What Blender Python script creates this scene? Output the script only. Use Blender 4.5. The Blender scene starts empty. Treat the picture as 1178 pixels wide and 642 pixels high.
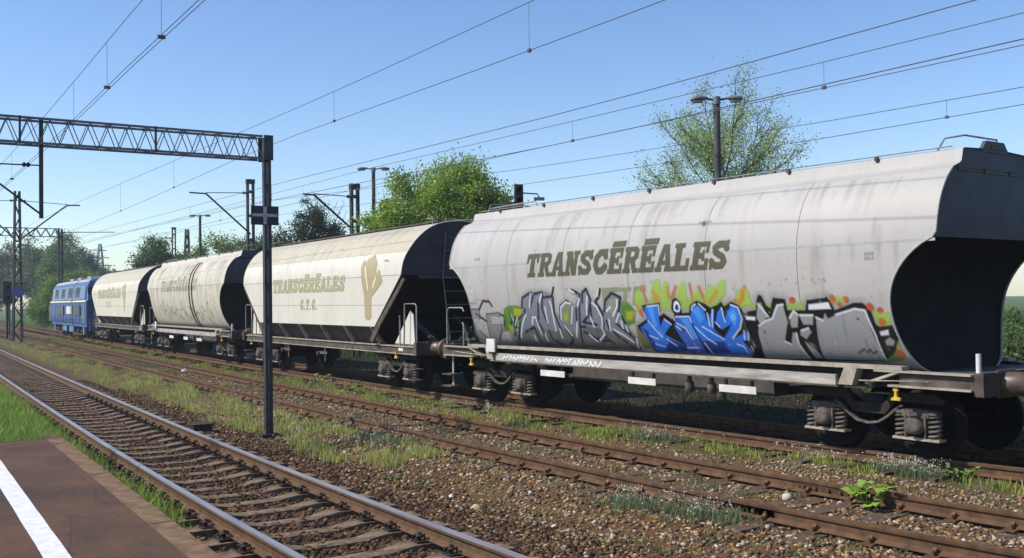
import bpy, bmesh, math, random
import numpy as np
from mathutils import Matrix, Vector
R = math.radians
scn = bpy.context.scene
COL = scn.collection

# ------------------------------------------------------------------ camera
# world: X across the tracks (away from the platform), Y along the tracks, Z up, 0 = top of rail
EYE = Vector((0.0, 0.0, 2.1456))
YAW, PITCH, ROLL = 0.575, 0.02029, -0.01297
fwd = Vector((math.sin(YAW) * math.cos(PITCH), math.cos(YAW) * math.cos(PITCH), math.sin(PITCH)))
rgt = Vector((math.cos(YAW), -math.sin(YAW), 0))
upv = rgt.cross(fwd)
r2 = rgt * math.cos(ROLL) + upv * math.sin(ROLL)
u2 = upv * math.cos(ROLL) - rgt * math.sin(ROLL)
cam_d = bpy.data.cameras.new('camera')
cam_d.sensor_width = 36.0
cam_d.lens = 36.0 * 1150 / 1178
cam_d.clip_start = 0.05
cam_d.clip_end = 5000
cam = bpy.data.objects.new('camera', cam_d)
COL.objects.link(cam)
cam.matrix_world = Matrix(((r2.x, u2.x, -fwd.x, EYE.x), (r2.y, u2.y, -fwd.y, EYE.y), (r2.z, u2.z, -fwd.z, EYE.z), (0, 0, 0, 1)))
scn.camera = cam

# ------------------------------------------------------------------ sky, sun, exposure
SUN_EL, SUN_AZ = R(44), R(-66.5)        # azimuth clockwise from +Y
world = bpy.data.worlds.new('World'); scn.world = world; world.use_nodes = True
wn, wl = world.node_tree.nodes, world.node_tree.links
sky = wn.new('ShaderNodeTexSky'); sky.sky_type = 'NISHITA'; sky.sun_disc = False
sky.sun_elevation = SUN_EL; sky.sun_rotation = SUN_AZ % (2 * math.pi)
sky.altitude = 100; sky.air_density = 1.0; sky.dust_density = 0.35; sky.ozone_density = 2.5
hs = wn.new('ShaderNodeHueSaturation'); hs.inputs['Saturation'].default_value = 1.14; hs.inputs['Hue'].default_value = .508
wl.new(sky.outputs[0], hs.inputs['Color']); wl.new(hs.outputs[0], wn['Background'].inputs[0])
wn['Background'].inputs[1].default_value = 0.135
sun_d = bpy.data.lights.new('sun', 'SUN'); sun_d.energy = 4.2; sun_d.angle = R(0.7); sun_d.color = (1.0, 0.93, 0.81)
sun = bpy.data.objects.new('sun', sun_d); COL.objects.link(sun)
sdir = Vector((math.sin(SUN_AZ) * math.cos(SUN_EL), math.cos(SUN_AZ) * math.cos(SUN_EL), math.sin(SUN_EL)))
sun.rotation_euler = sdir.to_track_quat('Z', 'Y').to_euler()
sun.location = (-20, 10, 30)
scn.view_settings.view_transform = 'Standard'
scn.view_settings.look = 'None'
scn.view_settings.exposure = 0.4
scn.view_settings.gamma = 1.0
scn.view_settings.use_curve_mapping = False
scn.render.engine = 'CYCLES'
scn.cycles.max_bounces = 6
scn.cycles.transparent_max_bounces = 12

# ------------------------------------------------------------------ helpers
random.seed(7)
RNG = np.random.default_rng(11)

class MB:
    def __init__(s): s.v = []; s.f = []; s.mi = []; s.sm = []
    def add(s, vs, fs, mi=0, sm=False):
        o = len(s.v); s.v += [tuple(p) for p in vs]
        for f in fs: s.f.append(tuple(i + o for i in f)); s.mi.append(mi); s.sm.append(sm)
        return s
    def box(s, x0, x1, y0, y1, z0, z1, mi=0):
        return s.add([(x0,y0,z0),(x1,y0,z0),(x1,y1,z0),(x0,y1,z0),(x0,y0,z1),(x1,y0,z1),(x1,y1,z1),(x0,y1,z1)],
                     [(0,3,2,1),(4,5,6,7),(0,1,5,4),(1,2,6,5),(2,3,7,6),(3,0,4,7)], mi)
    def bar(s, a, b, w, h, up=(0, 0, 1), mi=0):
        a = Vector(a); b = Vector(b); d = (b - a).normalized(); u = Vector(up)
        sx = d.cross(u)
        if sx.length < 1e-4: sx = d.cross(Vector((1, 0, 0)))
        sx.normalize(); uu = sx.cross(d); vs = []
        for p in (a, b):
            for q, r in ((-1, -1), (1, -1), (1, 1), (-1, 1)): vs.append(p + sx * (q * w / 2) + uu * (r * h / 2))
        return s.add(vs, [(0,3,2,1),(4,5,6,7),(0,1,5,4),(1,2,6,5),(2,3,7,6),(3,0,4,7)], mi)
    def tube(s, pts, r, n=6, mi=0, cap=True):
        pts = [Vector(p) for p in pts]; rs = r if isinstance(r, (list, tuple)) else [r] * len(pts)
        vs = []; m = len(pts); ref = None
        for i, p in enumerate(pts):
            d = (pts[min(i + 1, m - 1)] - pts[max(i - 1, 0)])
            d = d.normalized() if d.length > 1e-9 else Vector((0, 0, 1))
            if ref is None: ref = Vector((0, 0, 1)) if abs(d.z) < .9 else Vector((1, 0, 0))
            a = d.cross(ref).normalized(); b = a.cross(d); ref = b if b.length > 1e-6 else ref
            for k in range(n):
                t = 2 * math.pi * k / n; vs.append(p + a * (math.cos(t) * rs[i]) + b * (math.sin(t) * rs[i]))
        fs = [(i * n + k, i * n + (k + 1) % n, (i + 1) * n + (k + 1) % n, (i + 1) * n + k) for i in range(m - 1) for k in range(n)]
        s.add(vs, fs, mi, True)
        if cap: s.add(vs[:n], [tuple(range(n))][::-1], mi); s.add(vs[-n:], [tuple(range(n))], mi)
        return s
    def lathe(s, prof, c, axis='x', n=16, mi=0, sm=True):
        vs = []
        for a, r in prof:
            for k in range(n):
                t = 2 * math.pi * k / n; p, q = math.cos(t) * r, math.sin(t) * r
                vs.append((c[0] + a, c[1] + p, c[2] + q) if axis == 'x' else (c[0] + p, c[1] + a, c[2] + q) if axis == 'y' else (c[0] + p, c[1] + q, c[2] + a))
        m = len(prof)
        s.add(vs, [(i * n + k, i * n + (k + 1) % n, (i + 1) * n + (k + 1) % n, (i + 1) * n + k) for i in range(m - 1) for k in range(n)], mi, sm)
        s.add(vs[:n], [tuple(range(n))], mi); s.add(vs[-n:], [tuple(range(n))], mi)
        return s
    def prism(s, poly, axis, a, b, mi=0):
        n = len(poly)
        def P(p, t): return (t, p[0], p[1]) if axis == 'x' else (p[0], t, p[1]) if axis == 'y' else (p[0], p[1], t)
        return s.add([P(p, a) for p in poly] + [P(p, b) for p in poly],
                     [tuple(range(n))[::-1], tuple(range(n, 2 * n))] + [(i, (i + 1) % n, n + (i + 1) % n, n + i) for i in range(n)], mi)
    def mesh(s, name, mats):
        me = bpy.data.meshes.new(name); me.from_pydata(s.v, [], s.f)
        for m in (mats if isinstance(mats, (list, tuple)) else [mats]): me.materials.append(m)
        me.polygons.foreach_set('material_index', s.mi); me.polygons.foreach_set('use_smooth', s.sm)
        bm = bmesh.new(); bm.from_mesh(me); bmesh.ops.recalc_face_normals(bm, faces=bm.faces); bm.to_mesh(me); bm.free()
        me.update(); return me
    def build(s, name, mats, parent=None, bevel=0):
        o = link(name, s.mesh(name, mats), parent)
        if bevel:
            m = o.modifiers.new('bevel', 'BEVEL'); m.width = bevel; m.segments = 2; m.limit_method = 'ANGLE'
        return o

def link(name, data, parent=None):
    o = bpy.data.objects.new(name, data); COL.objects.link(o)
    if parent: o.parent = parent
    return o
def tag(o, label=None, cat=None, group=None, kind=None):
    if label: o['label'] = label
    if cat: o['category'] = cat
    if group: o['group'] = group
    if kind: o['kind'] = kind
    return o
def empty(name, loc=(0, 0, 0), rz=0, **k):
    o = link(name, None); o.location = loc; o.rotation_euler = (0, 0, rz); o.empty_display_size = .2
    return tag(o, **k)

def np_mesh(name, V, F, mat, cols=None, smooth=False):
    """V (n,3), F (m,k) arrays -> mesh; cols (n,4) linear colour attribute 'col'"""
    me = bpy.data.meshes.new(name); n, (m, k) = len(V), F.shape
    me.vertices.add(n); me.vertices.foreach_set('co', np.ascontiguousarray(V, np.float32).ravel())
    me.loops.add(m * k); me.loops.foreach_set('vertex_index', np.ascontiguousarray(F, np.int32).ravel())
    me.polygons.add(m); me.polygons.foreach_set('loop_start', np.arange(0, m * k, k, dtype=np.int32)); me.polygons.foreach_set('loop_total', np.full(m, k, np.int32))
    if smooth: me.polygons.foreach_set('use_smooth', np.ones(m, bool))
    if cols is not None:
        a = me.color_attributes.new('col', 'FLOAT_COLOR', 'POINT'); a.data.foreach_set('color', np.ascontiguousarray(cols, np.float32).ravel())
    me.materials.append(mat); me.update(); me.validate(); return me

# ------------------------------------------------------------------ materials
class NT:
    def __init__(s, name):
        s.m = bpy.data.materials.new(name); s.m.use_nodes = True; s.t = s.m.node_tree; s.n = s.t.nodes; s.b = s.n['Principled BSDF']
    def new(s, t, **k):
        o = s.n.new(t)
        for a, v in k.items(): setattr(o, a, v)
        return o
    def ln(s, a, b): s.t.links.new(a, b)
    def noise(s, scale, detail=4, vec=None, rough=.6, stretch=None):
        if vec is None: vec = s.new('ShaderNodeTexCoord').outputs['Object']
        if stretch:
            mp = s.new('ShaderNodeMapping'); mp.inputs['Scale'].default_value = stretch; s.ln(vec, mp.inputs[0]); vec = mp.outputs[0]
        o = s.new('ShaderNodeTexNoise'); o.inputs['Scale'].default_value = scale; o.inputs['Detail'].default_value = detail; o.inputs['Roughness'].default_value = rough
        s.ln(vec, o.inputs['Vector']); return o.outputs['Fac']
    def ramp(s, fac, stops):
        o = s.new('ShaderNodeValToRGB'); e = o.color_ramp.elements
        while len(e) < len(stops): e.new(.5)
        for i, (p, c) in enumerate(stops): e[i].position = p; e[i].color = (*c, 1) if len(c) == 3 else c
        s.ln(fac, o.inputs[0]); return o.outputs[0]
    def mix(s, fac, a, b, mode='MIX'):
        o = s.new('ShaderNodeMix', data_type='RGBA', blend_type=mode)
        for v, i in ((fac, 0), (a, 6), (b, 7)):
            if isinstance(v, (int, float)): o.inputs[i].default_value = v
            elif isinstance(v, tuple): o.inputs[i].default_value = (*v, 1)
            else: s.ln(v, o.inputs[i])
        return o.outputs[2]
    def bump(s, h, st=.3, dist=.02):
        o = s.new('ShaderNodeBump'); o.inputs['Strength'].default_value = st; o.inputs['Distance'].default_value = dist; s.ln(h, o.inputs['Height']); s.ln(o.outputs[0], s.b.inputs['Normal'])
    def col(s, c):
        if isinstance(c, tuple): s.b.inputs['Base Color'].default_value = (*c, 1)
        else: s.ln(c, s.b.inputs['Base Color'])
    def done(s, rough=.6, metal=0, spec=.4):
        s.b.inputs['Roughness'].default_value = rough; s.b.inputs['Metallic'].default_value = metal; s.b.inputs['Specular IOR Level'].default_value = spec; return s.m

def simple(name, c, c2=None, scale=6, rough=.65, metal=0, spec=.35, bump=0, stretch=None, lo=.35, hi=.7):
    t = NT(name); c2 = c2 or tuple(x * .65 for x in c)
    f = t.noise(scale, 6, stretch=stretch); t.col(t.ramp(f, [(lo, c2), (hi, c)]))
    if bump: t.bump(f, bump, .01)
    return t.done(rough, metal, spec)

def wagon_paint(name, c, dirt, seam_u=1.0, streak=.5, amount=1.0):
    """painted sheet: broad tone changes, vertical dirt streaks, grime towards the belly, fine speckle"""
    t = NT(name); tc = t.new('ShaderNodeTexCoord').outputs['Object']
    a = t.noise(.7, 5, tc); st = t.noise(5.0, 6, tc, stretch=(.2, 1.0, .10)); fine = t.noise(30, 4, tc)
    base = t.ramp(a, [(.3, tuple(x * .86 for x in c)), (.7, c)])
    s1 = t.ramp(st, [(.50, (0, 0, 0)), (.78, (streak,) * 3)])
    m1 = t.mix(s1, base, dirt)
    sp = t.ramp(fine, [(.60, (0, 0, 0)), (.80, (.28 * amount,) * 3)])
    m2 = t.mix(sp, m1, tuple(x * .8 for x in dirt))
    t.col(m2); t.bump(a, .12, .03)
    return t.done(.5, 0, .3)

M = {}
M['steel'] = simple('rail_head_steel', (.46, .44, .45), (.30, .27, .27), 3, .38, .55, .5, stretch=(6, .4, 6))
M['rust'] = simple('rail_rust', (.145, .088, .052), (.085, .05, .031), 9, .85, 0, .15, .2)
M['rust_old'] = simple('rail_rust_old', (.155, .09, .05), (.075, .043, .027), 7, .9, 0, .1, .25)
M['clip'] = simple('clip_iron', (.06, .042, .034), (.03, .022, .019), 14, .7, .2, .3)
M['concrete_sleeper'] = simple('sleeper_concrete', (.235, .175, .115), (.085, .058, .04), 9, .9, 0, .15, .3)
M['timber_sleeper'] = simple('sleeper_timber', (.145, .105, .078), (.06, .044, .034), 12, .95, 0, .1, .4, stretch=(1, 8, 8))
M['asphalt'] = None
M['white_line'] = simple('white_line_paint', (.80, .80, .80), (.58, .57, .56), 14, .7, 0, .3, .1)
M['slab'] = simple('platform_slab', (.25, .165, .10), (.125, .075, .045), 7, .92, 0, .12, .4)
M['frame'] = simple('wagon_frame', (.125, .105, .088), (.05, .04, .034), 5, .75, 0, .25, .1)
M['sill'] = simple('wagon_sill', (.46, .44, .40), (.24, .21, .185), 3.5, .6, 0, .3, stretch=(1, .5, 3))
M['sill_edge'] = simple('wagon_sill_edge', (.42, .385, .32), (.24, .20, .16), 5, .6, 0, .3)
M['bogie'] = simple('bogie_dust', (.155, .132, .112), (.05, .041, .034), 8, .75, 0, .3, .15)
M['bogie_dark'] = simple('bogie_grime', (.04, .036, .033), (.018, .016, .015), 8, .8, 0, .2)
M['wheel'] = simple('wheel_steel', (.016, .014, .013), (.008, .007, .007), 6, .8, 0, .15)
M['white_board'] = simple('white_board', (.72, .71, .69), (.50, .48, .46), 5, .6)
M['yellow'] = simple('yellow_paint', (.66, .46, .03), (.40, .27, .03), 10, .5)
M['buffer'] = simple('buffer_grease', (.15, .105, .075), (.07, .05, .04), 7, .45, .2, .5)
M['handrail'] = simple('handrail_paint', (.30, .30, .31), (.16, .15, .15), 8, .5, .2)
M['dark_chute'] = simple('hopper_underside', (.085, .078, .075), (.045, .04, .038), 4, .8)
M['greyA'] = wagon_paint('wagon_paint_grey', (.425, .408, .392), (.28, .262, .245), streak=.4)
M['creamB'] = wagon_paint('wagon_paint_cream', (.62, .595, .52), (.45, .405, .32), streak=.5, amount=.7)
M['cream_roof'] = wagon_paint('wagon_roof_cream', (.50, .455, .345), (.33, .285, .205), streak=.5)
M['greyC'] = wagon_paint('wagon_paint_dirty_cream', (.57, .53, .43), (.27, .235, .18), streak=.8)
M['creamD'] = wagon_paint('wagon_paint_far_cream', (.63, .60, .505), (.40, .35, .265), streak=.55)
M['end_grey_shade'] = simple('wagon_end_paint_shade', (.075, .075, .092), (.045, .045, .056), 2.5, .6)  # body grey darkened: the shade on the wagon ends is in this colour
M['end_black'] = simple('wagon_end_black', (.022, .02, .02), (.012, .011, .011), 3, .85, 0, .1)  # near-black colour of the dished and sloping lower end sheets
M['crease'] = simple('weld_strip', (.40, .40, .42), (.31, .31, .325), 3, .6)
M['gantry'] = simple('gantry_post_paint', (.055, .06, .07), (.025, .027, .032), 6, .5, .3, .4)
M['truss'] = simple('gantry_truss_paint', (.15, .16, .19), (.09, .095, .11), 6, .5, .2, .4)
M['mast'] = simple('mast_paint', (.05, .052, .055), (.025, .026, .028), 6, .6, .2)
M['pole_concrete'] = simple('lamp_pole', (.085, .08, .078), (.05, .045, .045), 6, .7)
M['lamp_head'] = simple('lamp_head', (.20, .205, .21), (.12, .12, .125), 6, .5)
M['wire'] = simple('wire_copper', (.10, .11, .13), (.07, .075, .09), 5, .6, .2)
M['black_paint'] = simple('sign_black', (.02, .02, .022), (.014, .014, .015), 8, .5)
M['sign_white'] = simple('sign_white', (.42, .42, .44), (.32, .32, .34), 8, .5)
M['loco_blue'] = simple('loco_blue', (.045, .12, .33), (.025, .07, .20), 1.5, .4, 0, .5)
M['loco_light'] = simple('loco_light_blue', (.14, .24, .38), (.09, .16, .27), 1.5, .4, 0, .5)
M['loco_stripe'] = simple('loco_stripe', (.60, .62, .42), (.48, .5, .34), 2, .5)
M['loco_roof'] = simple('loco_roof', (.42, .43, .45), (.28, .28, .30), 2, .6)
M['glass'] = simple('dark_glass', (.014, .02, .045), (.01, .014, .03), 2, .35, 0, .25)
M['bark'] = simple('bark', (.085, .065, .05), (.04, .032, .026), 10, .9, 0, .1, .3)
M['litter'] = simple('white_plastic', (.78, .79, .80), (.66, .67, .68), 12, .5)

def asphalt():
    t = NT('platform_asphalt'); tc = t.new('ShaderNodeTexCoord').outputs['Object']
    big = t.noise(.55, 5, tc); mid = t.noise(3.2, 6, tc); fine = t.noise(90, 3, tc)
    c = t.ramp(big, [(.33, (.052, .033, .026)), (.62, (.125, .068, .038))])
    c = t.mix(t.ramp(mid, [(.5, (0, 0, 0)), (.75, (.6,) * 3)]), c, (.042, .032, .028))
    c = t.mix(t.ramp(fine, [(.52, (0, 0, 0)), (.72, (.45,) * 3)]), c, (.185, .12, .075))
    gr = t.noise(26, 6, tc, .75); c = t.mix(.55, c, t.ramp(gr, [(.30, (.35, .33, .32)), (.68, (1.35, 1.3, 1.25))]), 'MULTIPLY')
    vo = t.new('ShaderNodeTexVoronoi', feature='DISTANCE_TO_EDGE'); vo.inputs['Scale'].default_value = .55; wob = t.noise(1.8, 5, tc)
    mv = t.new('ShaderNodeVectorMath', operation='ADD'); t.ln(tc, mv.inputs[0]); t.ln(wob, mv.inputs[1]); t.ln(mv.outputs[0], vo.inputs['Vector'])
    c = t.mix(t.ramp(vo.outputs['Distance'], [(.0, (.45,) * 3), (.008, (0, 0, 0))]), c, (.02, .016, .014))
    t.col(c); t.bump(gr, .6, .006); return t.done(.85, 0, .2)
M['asphalt'] = asphalt()

def vcol(name, rough=.8, spec=.2, trans=0.0, alpha=False, nscale=0, namt=.3, bump=0):
    t = NT(name); a = t.new('ShaderNodeAttribute', attribute_name='col'); c = a.outputs['Color']
    if nscale:
        f = t.noise(nscale, 5); c = t.mix(namt, c, t.ramp(f, [(.3, (.25, .25, .25)), (.7, (1, 1, 1))]), 'MULTIPLY')
        if bump: t.bump(f, bump, .02)
    t.col(c); t.done(rough, 0, spec)
    out = t.n['Material Output']
    if trans:
        tr = t.new('ShaderNodeBsdfTranslucent'); t.ln(c, tr.inputs[0]); mx = t.new('ShaderNodeMixShader'); mx.inputs[0].default_value = trans
        t.ln(t.b.outputs[0], mx.inputs[1]); t.ln(tr.outputs[0], mx.inputs[2]); t.ln(mx.outputs[0], out.inputs[0])
    if alpha: t.ln(a.outputs['Alpha'], t.b.inputs['Alpha'])
    return t.m
M['leaf'] = vcol('foliage', .55, .25, .35)
M['grass'] = vcol('grass_blades', .6, .2, .35)
M['stone'] = vcol('ballast_stone', .9, .15, nscale=40, namt=.6)
M['paint'] = vcol('sprayed_paint', .5, .3, alpha=True)

def ground_mat():
    t = NT('ground_soil'); a = t.new('ShaderNodeAttribute', attribute_name='col').outputs['Color']; tc = t.new('ShaderNodeTexCoord').outputs['Object']
    f1 = t.noise(1.3, 6, tc); f2 = t.noise(22, 5, tc); f3 = t.noise(75, 3, tc)
    c = t.mix(.75, a, t.ramp(f2, [(.32, (.35, .33, .31)), (.70, (1.25, 1.2, 1.12))]), 'MULTIPLY')
    c = t.mix(.5, c, t.ramp(f1, [(.35, (.6, .6, .6)), (.65, (1.15, 1.12, 1.08))]), 'MULTIPLY')
    t.col(c); t.bump(f3, .6, .012); return t.done(.95, 0, .1)
M['ground'] = ground_mat()

# ------------------------------------------------------------------ track centre lines  x = f(y)
def centre(c, y0, lim):
    def f(y):
        if y >= y0: return c[0] + c[1] * y + c[2] / (y + 3)
        s = max(c[1] - c[2] / (y0 + 3) ** 2, lim); return c[0] + c[1] * y0 + c[2] / (y0 + 3) + s * (y - y0)
    return f
FX = centre((3.0826, .0303, 5.5956), 5, -.06)
MX = centre((7.3846, .0263, 9.9656), 4.5, -.15)
TX = centre((10.4624, .0299, 19.6379), 7, -.14)
def tang(f, y): return (f(y + .05) - f(y - .05)) / .1

def vnoise(x, y, s=0):
    return (np.sin(x * 1.7 + s) * np.cos(y * 1.3 - s) + .6 * np.sin(x * 3.9 - 1.7 * y + s) + .4 * np.sin(5.3 * y + 2.2 * x + 2 * s)) / 2
def sstep(a, b, x):
    t = np.clip((x - a) / (b - a), 0, 1); return t * t * (3 - 2 * t)
vF, vM, vT = (np.vectorize(g) for g in (FX, MX, TX))
def gz(x, y):
    """ground height"""
    x = np.asarray(x, float); y = np.asarray(y, float)
    z = -.30 + .035 * vnoise(x * 1.1, y * .9)
    dF = np.abs(x - vF(y)); dM = np.abs(x - vM(y)); dT = np.abs(x - vT(y))
    z = z + (-.236 + .03 * np.abs(vnoise(x * .9, y * .35, 7)) - z) * (1 - sstep(1.25, 1.9, dF))
    z = z + (-.183 - z) * (1 - sstep(1.2, 2.0, dM)) * .95
    z = z + (-.20 - z) * (1 - sstep(1.4, 2.0, dT)) * .9
    z = z + .012 * vnoise(x * 6, y * 6, 2)
    return z

# ------------------------------------------------------------------ ground sheet
def ground():
    xs = np.concatenate([[-700, -400, -250, -120, -60, -30, -15, -8, -4, -2], np.arange(-1, 15, .16), [15.5, 16.2, 17, 18, 20, 23, 27, 32, 40, 55, 80, 130, 220, 400, 700]])
    ys = np.concatenate([[-400, -200, -60, -25, -10, -4, 0], np.arange(2, 30, .2), np.arange(30, 70, .8), [72, 76, 82, 90, 100, 115, 135, 160, 200, 260, 350, 500, 800]])
    X, Y = np.meshgrid(xs, ys); V = np.stack([X, Y, gz(X, Y)], -1).reshape(-1, 3)
    nx, ny = len(xs), len(ys); i = np.arange(nx * ny).reshape(ny, nx)
    F = np.stack([i[:-1, :-1], i[:-1, 1:], i[1:, 1:], i[1:, :-1]], -1).reshape(-1, 4)
    x, y = V[:, 0], V[:, 1]; c = np.tile(np.array([.15, .088, .045]), (len(V), 1))
    def blend(w, col): nonlocal c; c = c * (1 - w[:, None]) + np.array(col) * w[:, None]
    n = vnoise(x * .8, y * .5, 4)
    blend(sstep(-.2, .6, n) * .6, (.095, .062, .038))
    grass = (.13, .135, .06)
    fx, mx, tx = vF(y), vM(y), vT(y)
    blend((1 - sstep(.75, 1.25, np.abs(x - fx - 2.75 + .2 * n))) * sstep(12, 18, y) * .6, grass)
    blend((1 - sstep(.2, .6, np.abs(x - tx + 1.2 + .15 * n))) * .45, grass)
    blend(sstep(.6, 2.0, x - tx), (.038, .032, .022)); blend(sstep(7, 10, x - tx), (.05, .075, .025))  # soil behind the train coloured dark to stand in for shade under the wagons
    blend(1 - sstep(-2.0, -1.4, x - fx), (.07, .10, .03))
    blend(sstep(60, 110, y) * sstep(-.2, .5, vnoise(x * .3, y * .1)) * .6, grass)
    blend(sstep(1.5, 4, x - tx) * sstep(70, 100, y), (.10, .16, .04))
    blend(1 - sstep(1.1, 1.6, np.abs(x - fx)), (.085, .056, .036))
    blend((1 - sstep(.9, 1.4, np.abs(x - mx))) * .7, (.14, .095, .058))
    o = link('ground', np_mesh('ground', V, F, M['ground'], np.c_[c, np.ones(len(c))], True)); tag(o, kind='structure')
    return o
GROUND = ground()

# ------------------------------------------------------------------ platform
def platform():
    a = math.atan(-.0175); root = empty('platform', (2.02, 7.0, 0), a, kind='structure')
    y1 = 8.62; y0 = -22
    MB().box(-14, 0, y0, y1, -.6, .25).build('platform_surface', M['asphalt'], root)
    base = MB().box(-13.9, .17, y0, y1 - .02, -.6, .14).build('platform_wall', M['slab'], root)
    y = y0; k = 0
    me = [MB().box(.006, .215, .003, .997, .13, .247 - .002 * j).mesh('edge_slab', M['slab']) for j in range(3)]
    while y < y1 - .5:
        s = link('edge_slab', me[k % 3], root); s.location = ((-.002, .002, 0)[(k * 5) % 3], y, 0); y += 1.0; k += 1
    # painted safety line, slightly wandering edges
    n = 60; vs = []; fs = []
    for i in range(n + 1):
        yy = y0 + (y1 - .3 - y0) * i / n; w = .002 * math.sin(i * 1.9)
        vs += [(-.915 + w, yy, .254), (-.735 + .002 * math.sin(i * 2.7 + 1), yy, .254)]
        if i: fs.append((2 * i - 2, 2 * i - 1, 2 * i + 1, 2 * i))
    MB().add(vs, fs).build('safety_line', M['white_line'], root)
platform()

# ------------------------------------------------------------------ tracks
RAILP = [(-.036, 0), (.036, 0), (.037, -.014), (.033, -.040), (.010, -.048), (.008, -.115), (.062, -.138), (.065, -.150), (-.065, -.150), (-.062, -.138), (-.008, -.115), (-.010, -.048), (-.033, -.040), (-.037, -.014)]
def rail(f, off, y0, y1, parent, mats):
    ys = list(np.concatenate([np.arange(y0, 30, .5), np.arange(30, y1 + 1, 2.5)])); mb = MB(); n = len(RAILP); vs = []
    for y in ys:
        t = tang(f, y); l = math.hypot(1, t); nx, ny = 1 / l, -t / l; px = f(y)
        for a, z in RAILP: vs.append((px + (off + a) * nx, y + (off + a) * ny, z))
    for k in range(n):
        fs = [(i * n + k, i * n + (k + 1) % n, (i + 1) * n + (k + 1) % n, (i + 1) * n + k) for i in range(len(ys) - 1)]
        o = len(mb.v)
        if k == 0: mb.v += [tuple(v) for v in vs]
        for q in fs: mb.f.append(q); mb.mi.append(0 if k in (0, 1, 13) else 1); mb.sm.append(False)
    return mb.build('rail', mats, parent)

def place_on(o, f, y, off=0, z=0, extra=0):
    t = tang(f, y); l = math.hypot(1, t); o.location = (f(y) + off / l, y - off * t / l, z); o.rotation_euler = (0, 0, -math.atan(t) + extra)

def joined(name, mesh, spots, parent, mat):
    """far pieces of a row as one part"""
    nv = len(mesh.vertices); co = np.empty(nv * 3, np.float32); mesh.vertices.foreach_get('co', co); co = co.reshape(-1, 3)
    mb = MB(); fs = [tuple(p.vertices) for p in mesh.polygons]
    for (x, y, z, rz) in spots:
        c, s = math.cos(rz), math.sin(rz); mb.add([(x + c * a - s * b, y + s * a + c * b, z + d) for a, b, d in co], fs)
    o = mb.build(name, mat, parent); tag(o, kind='stuff'); return o

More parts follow.
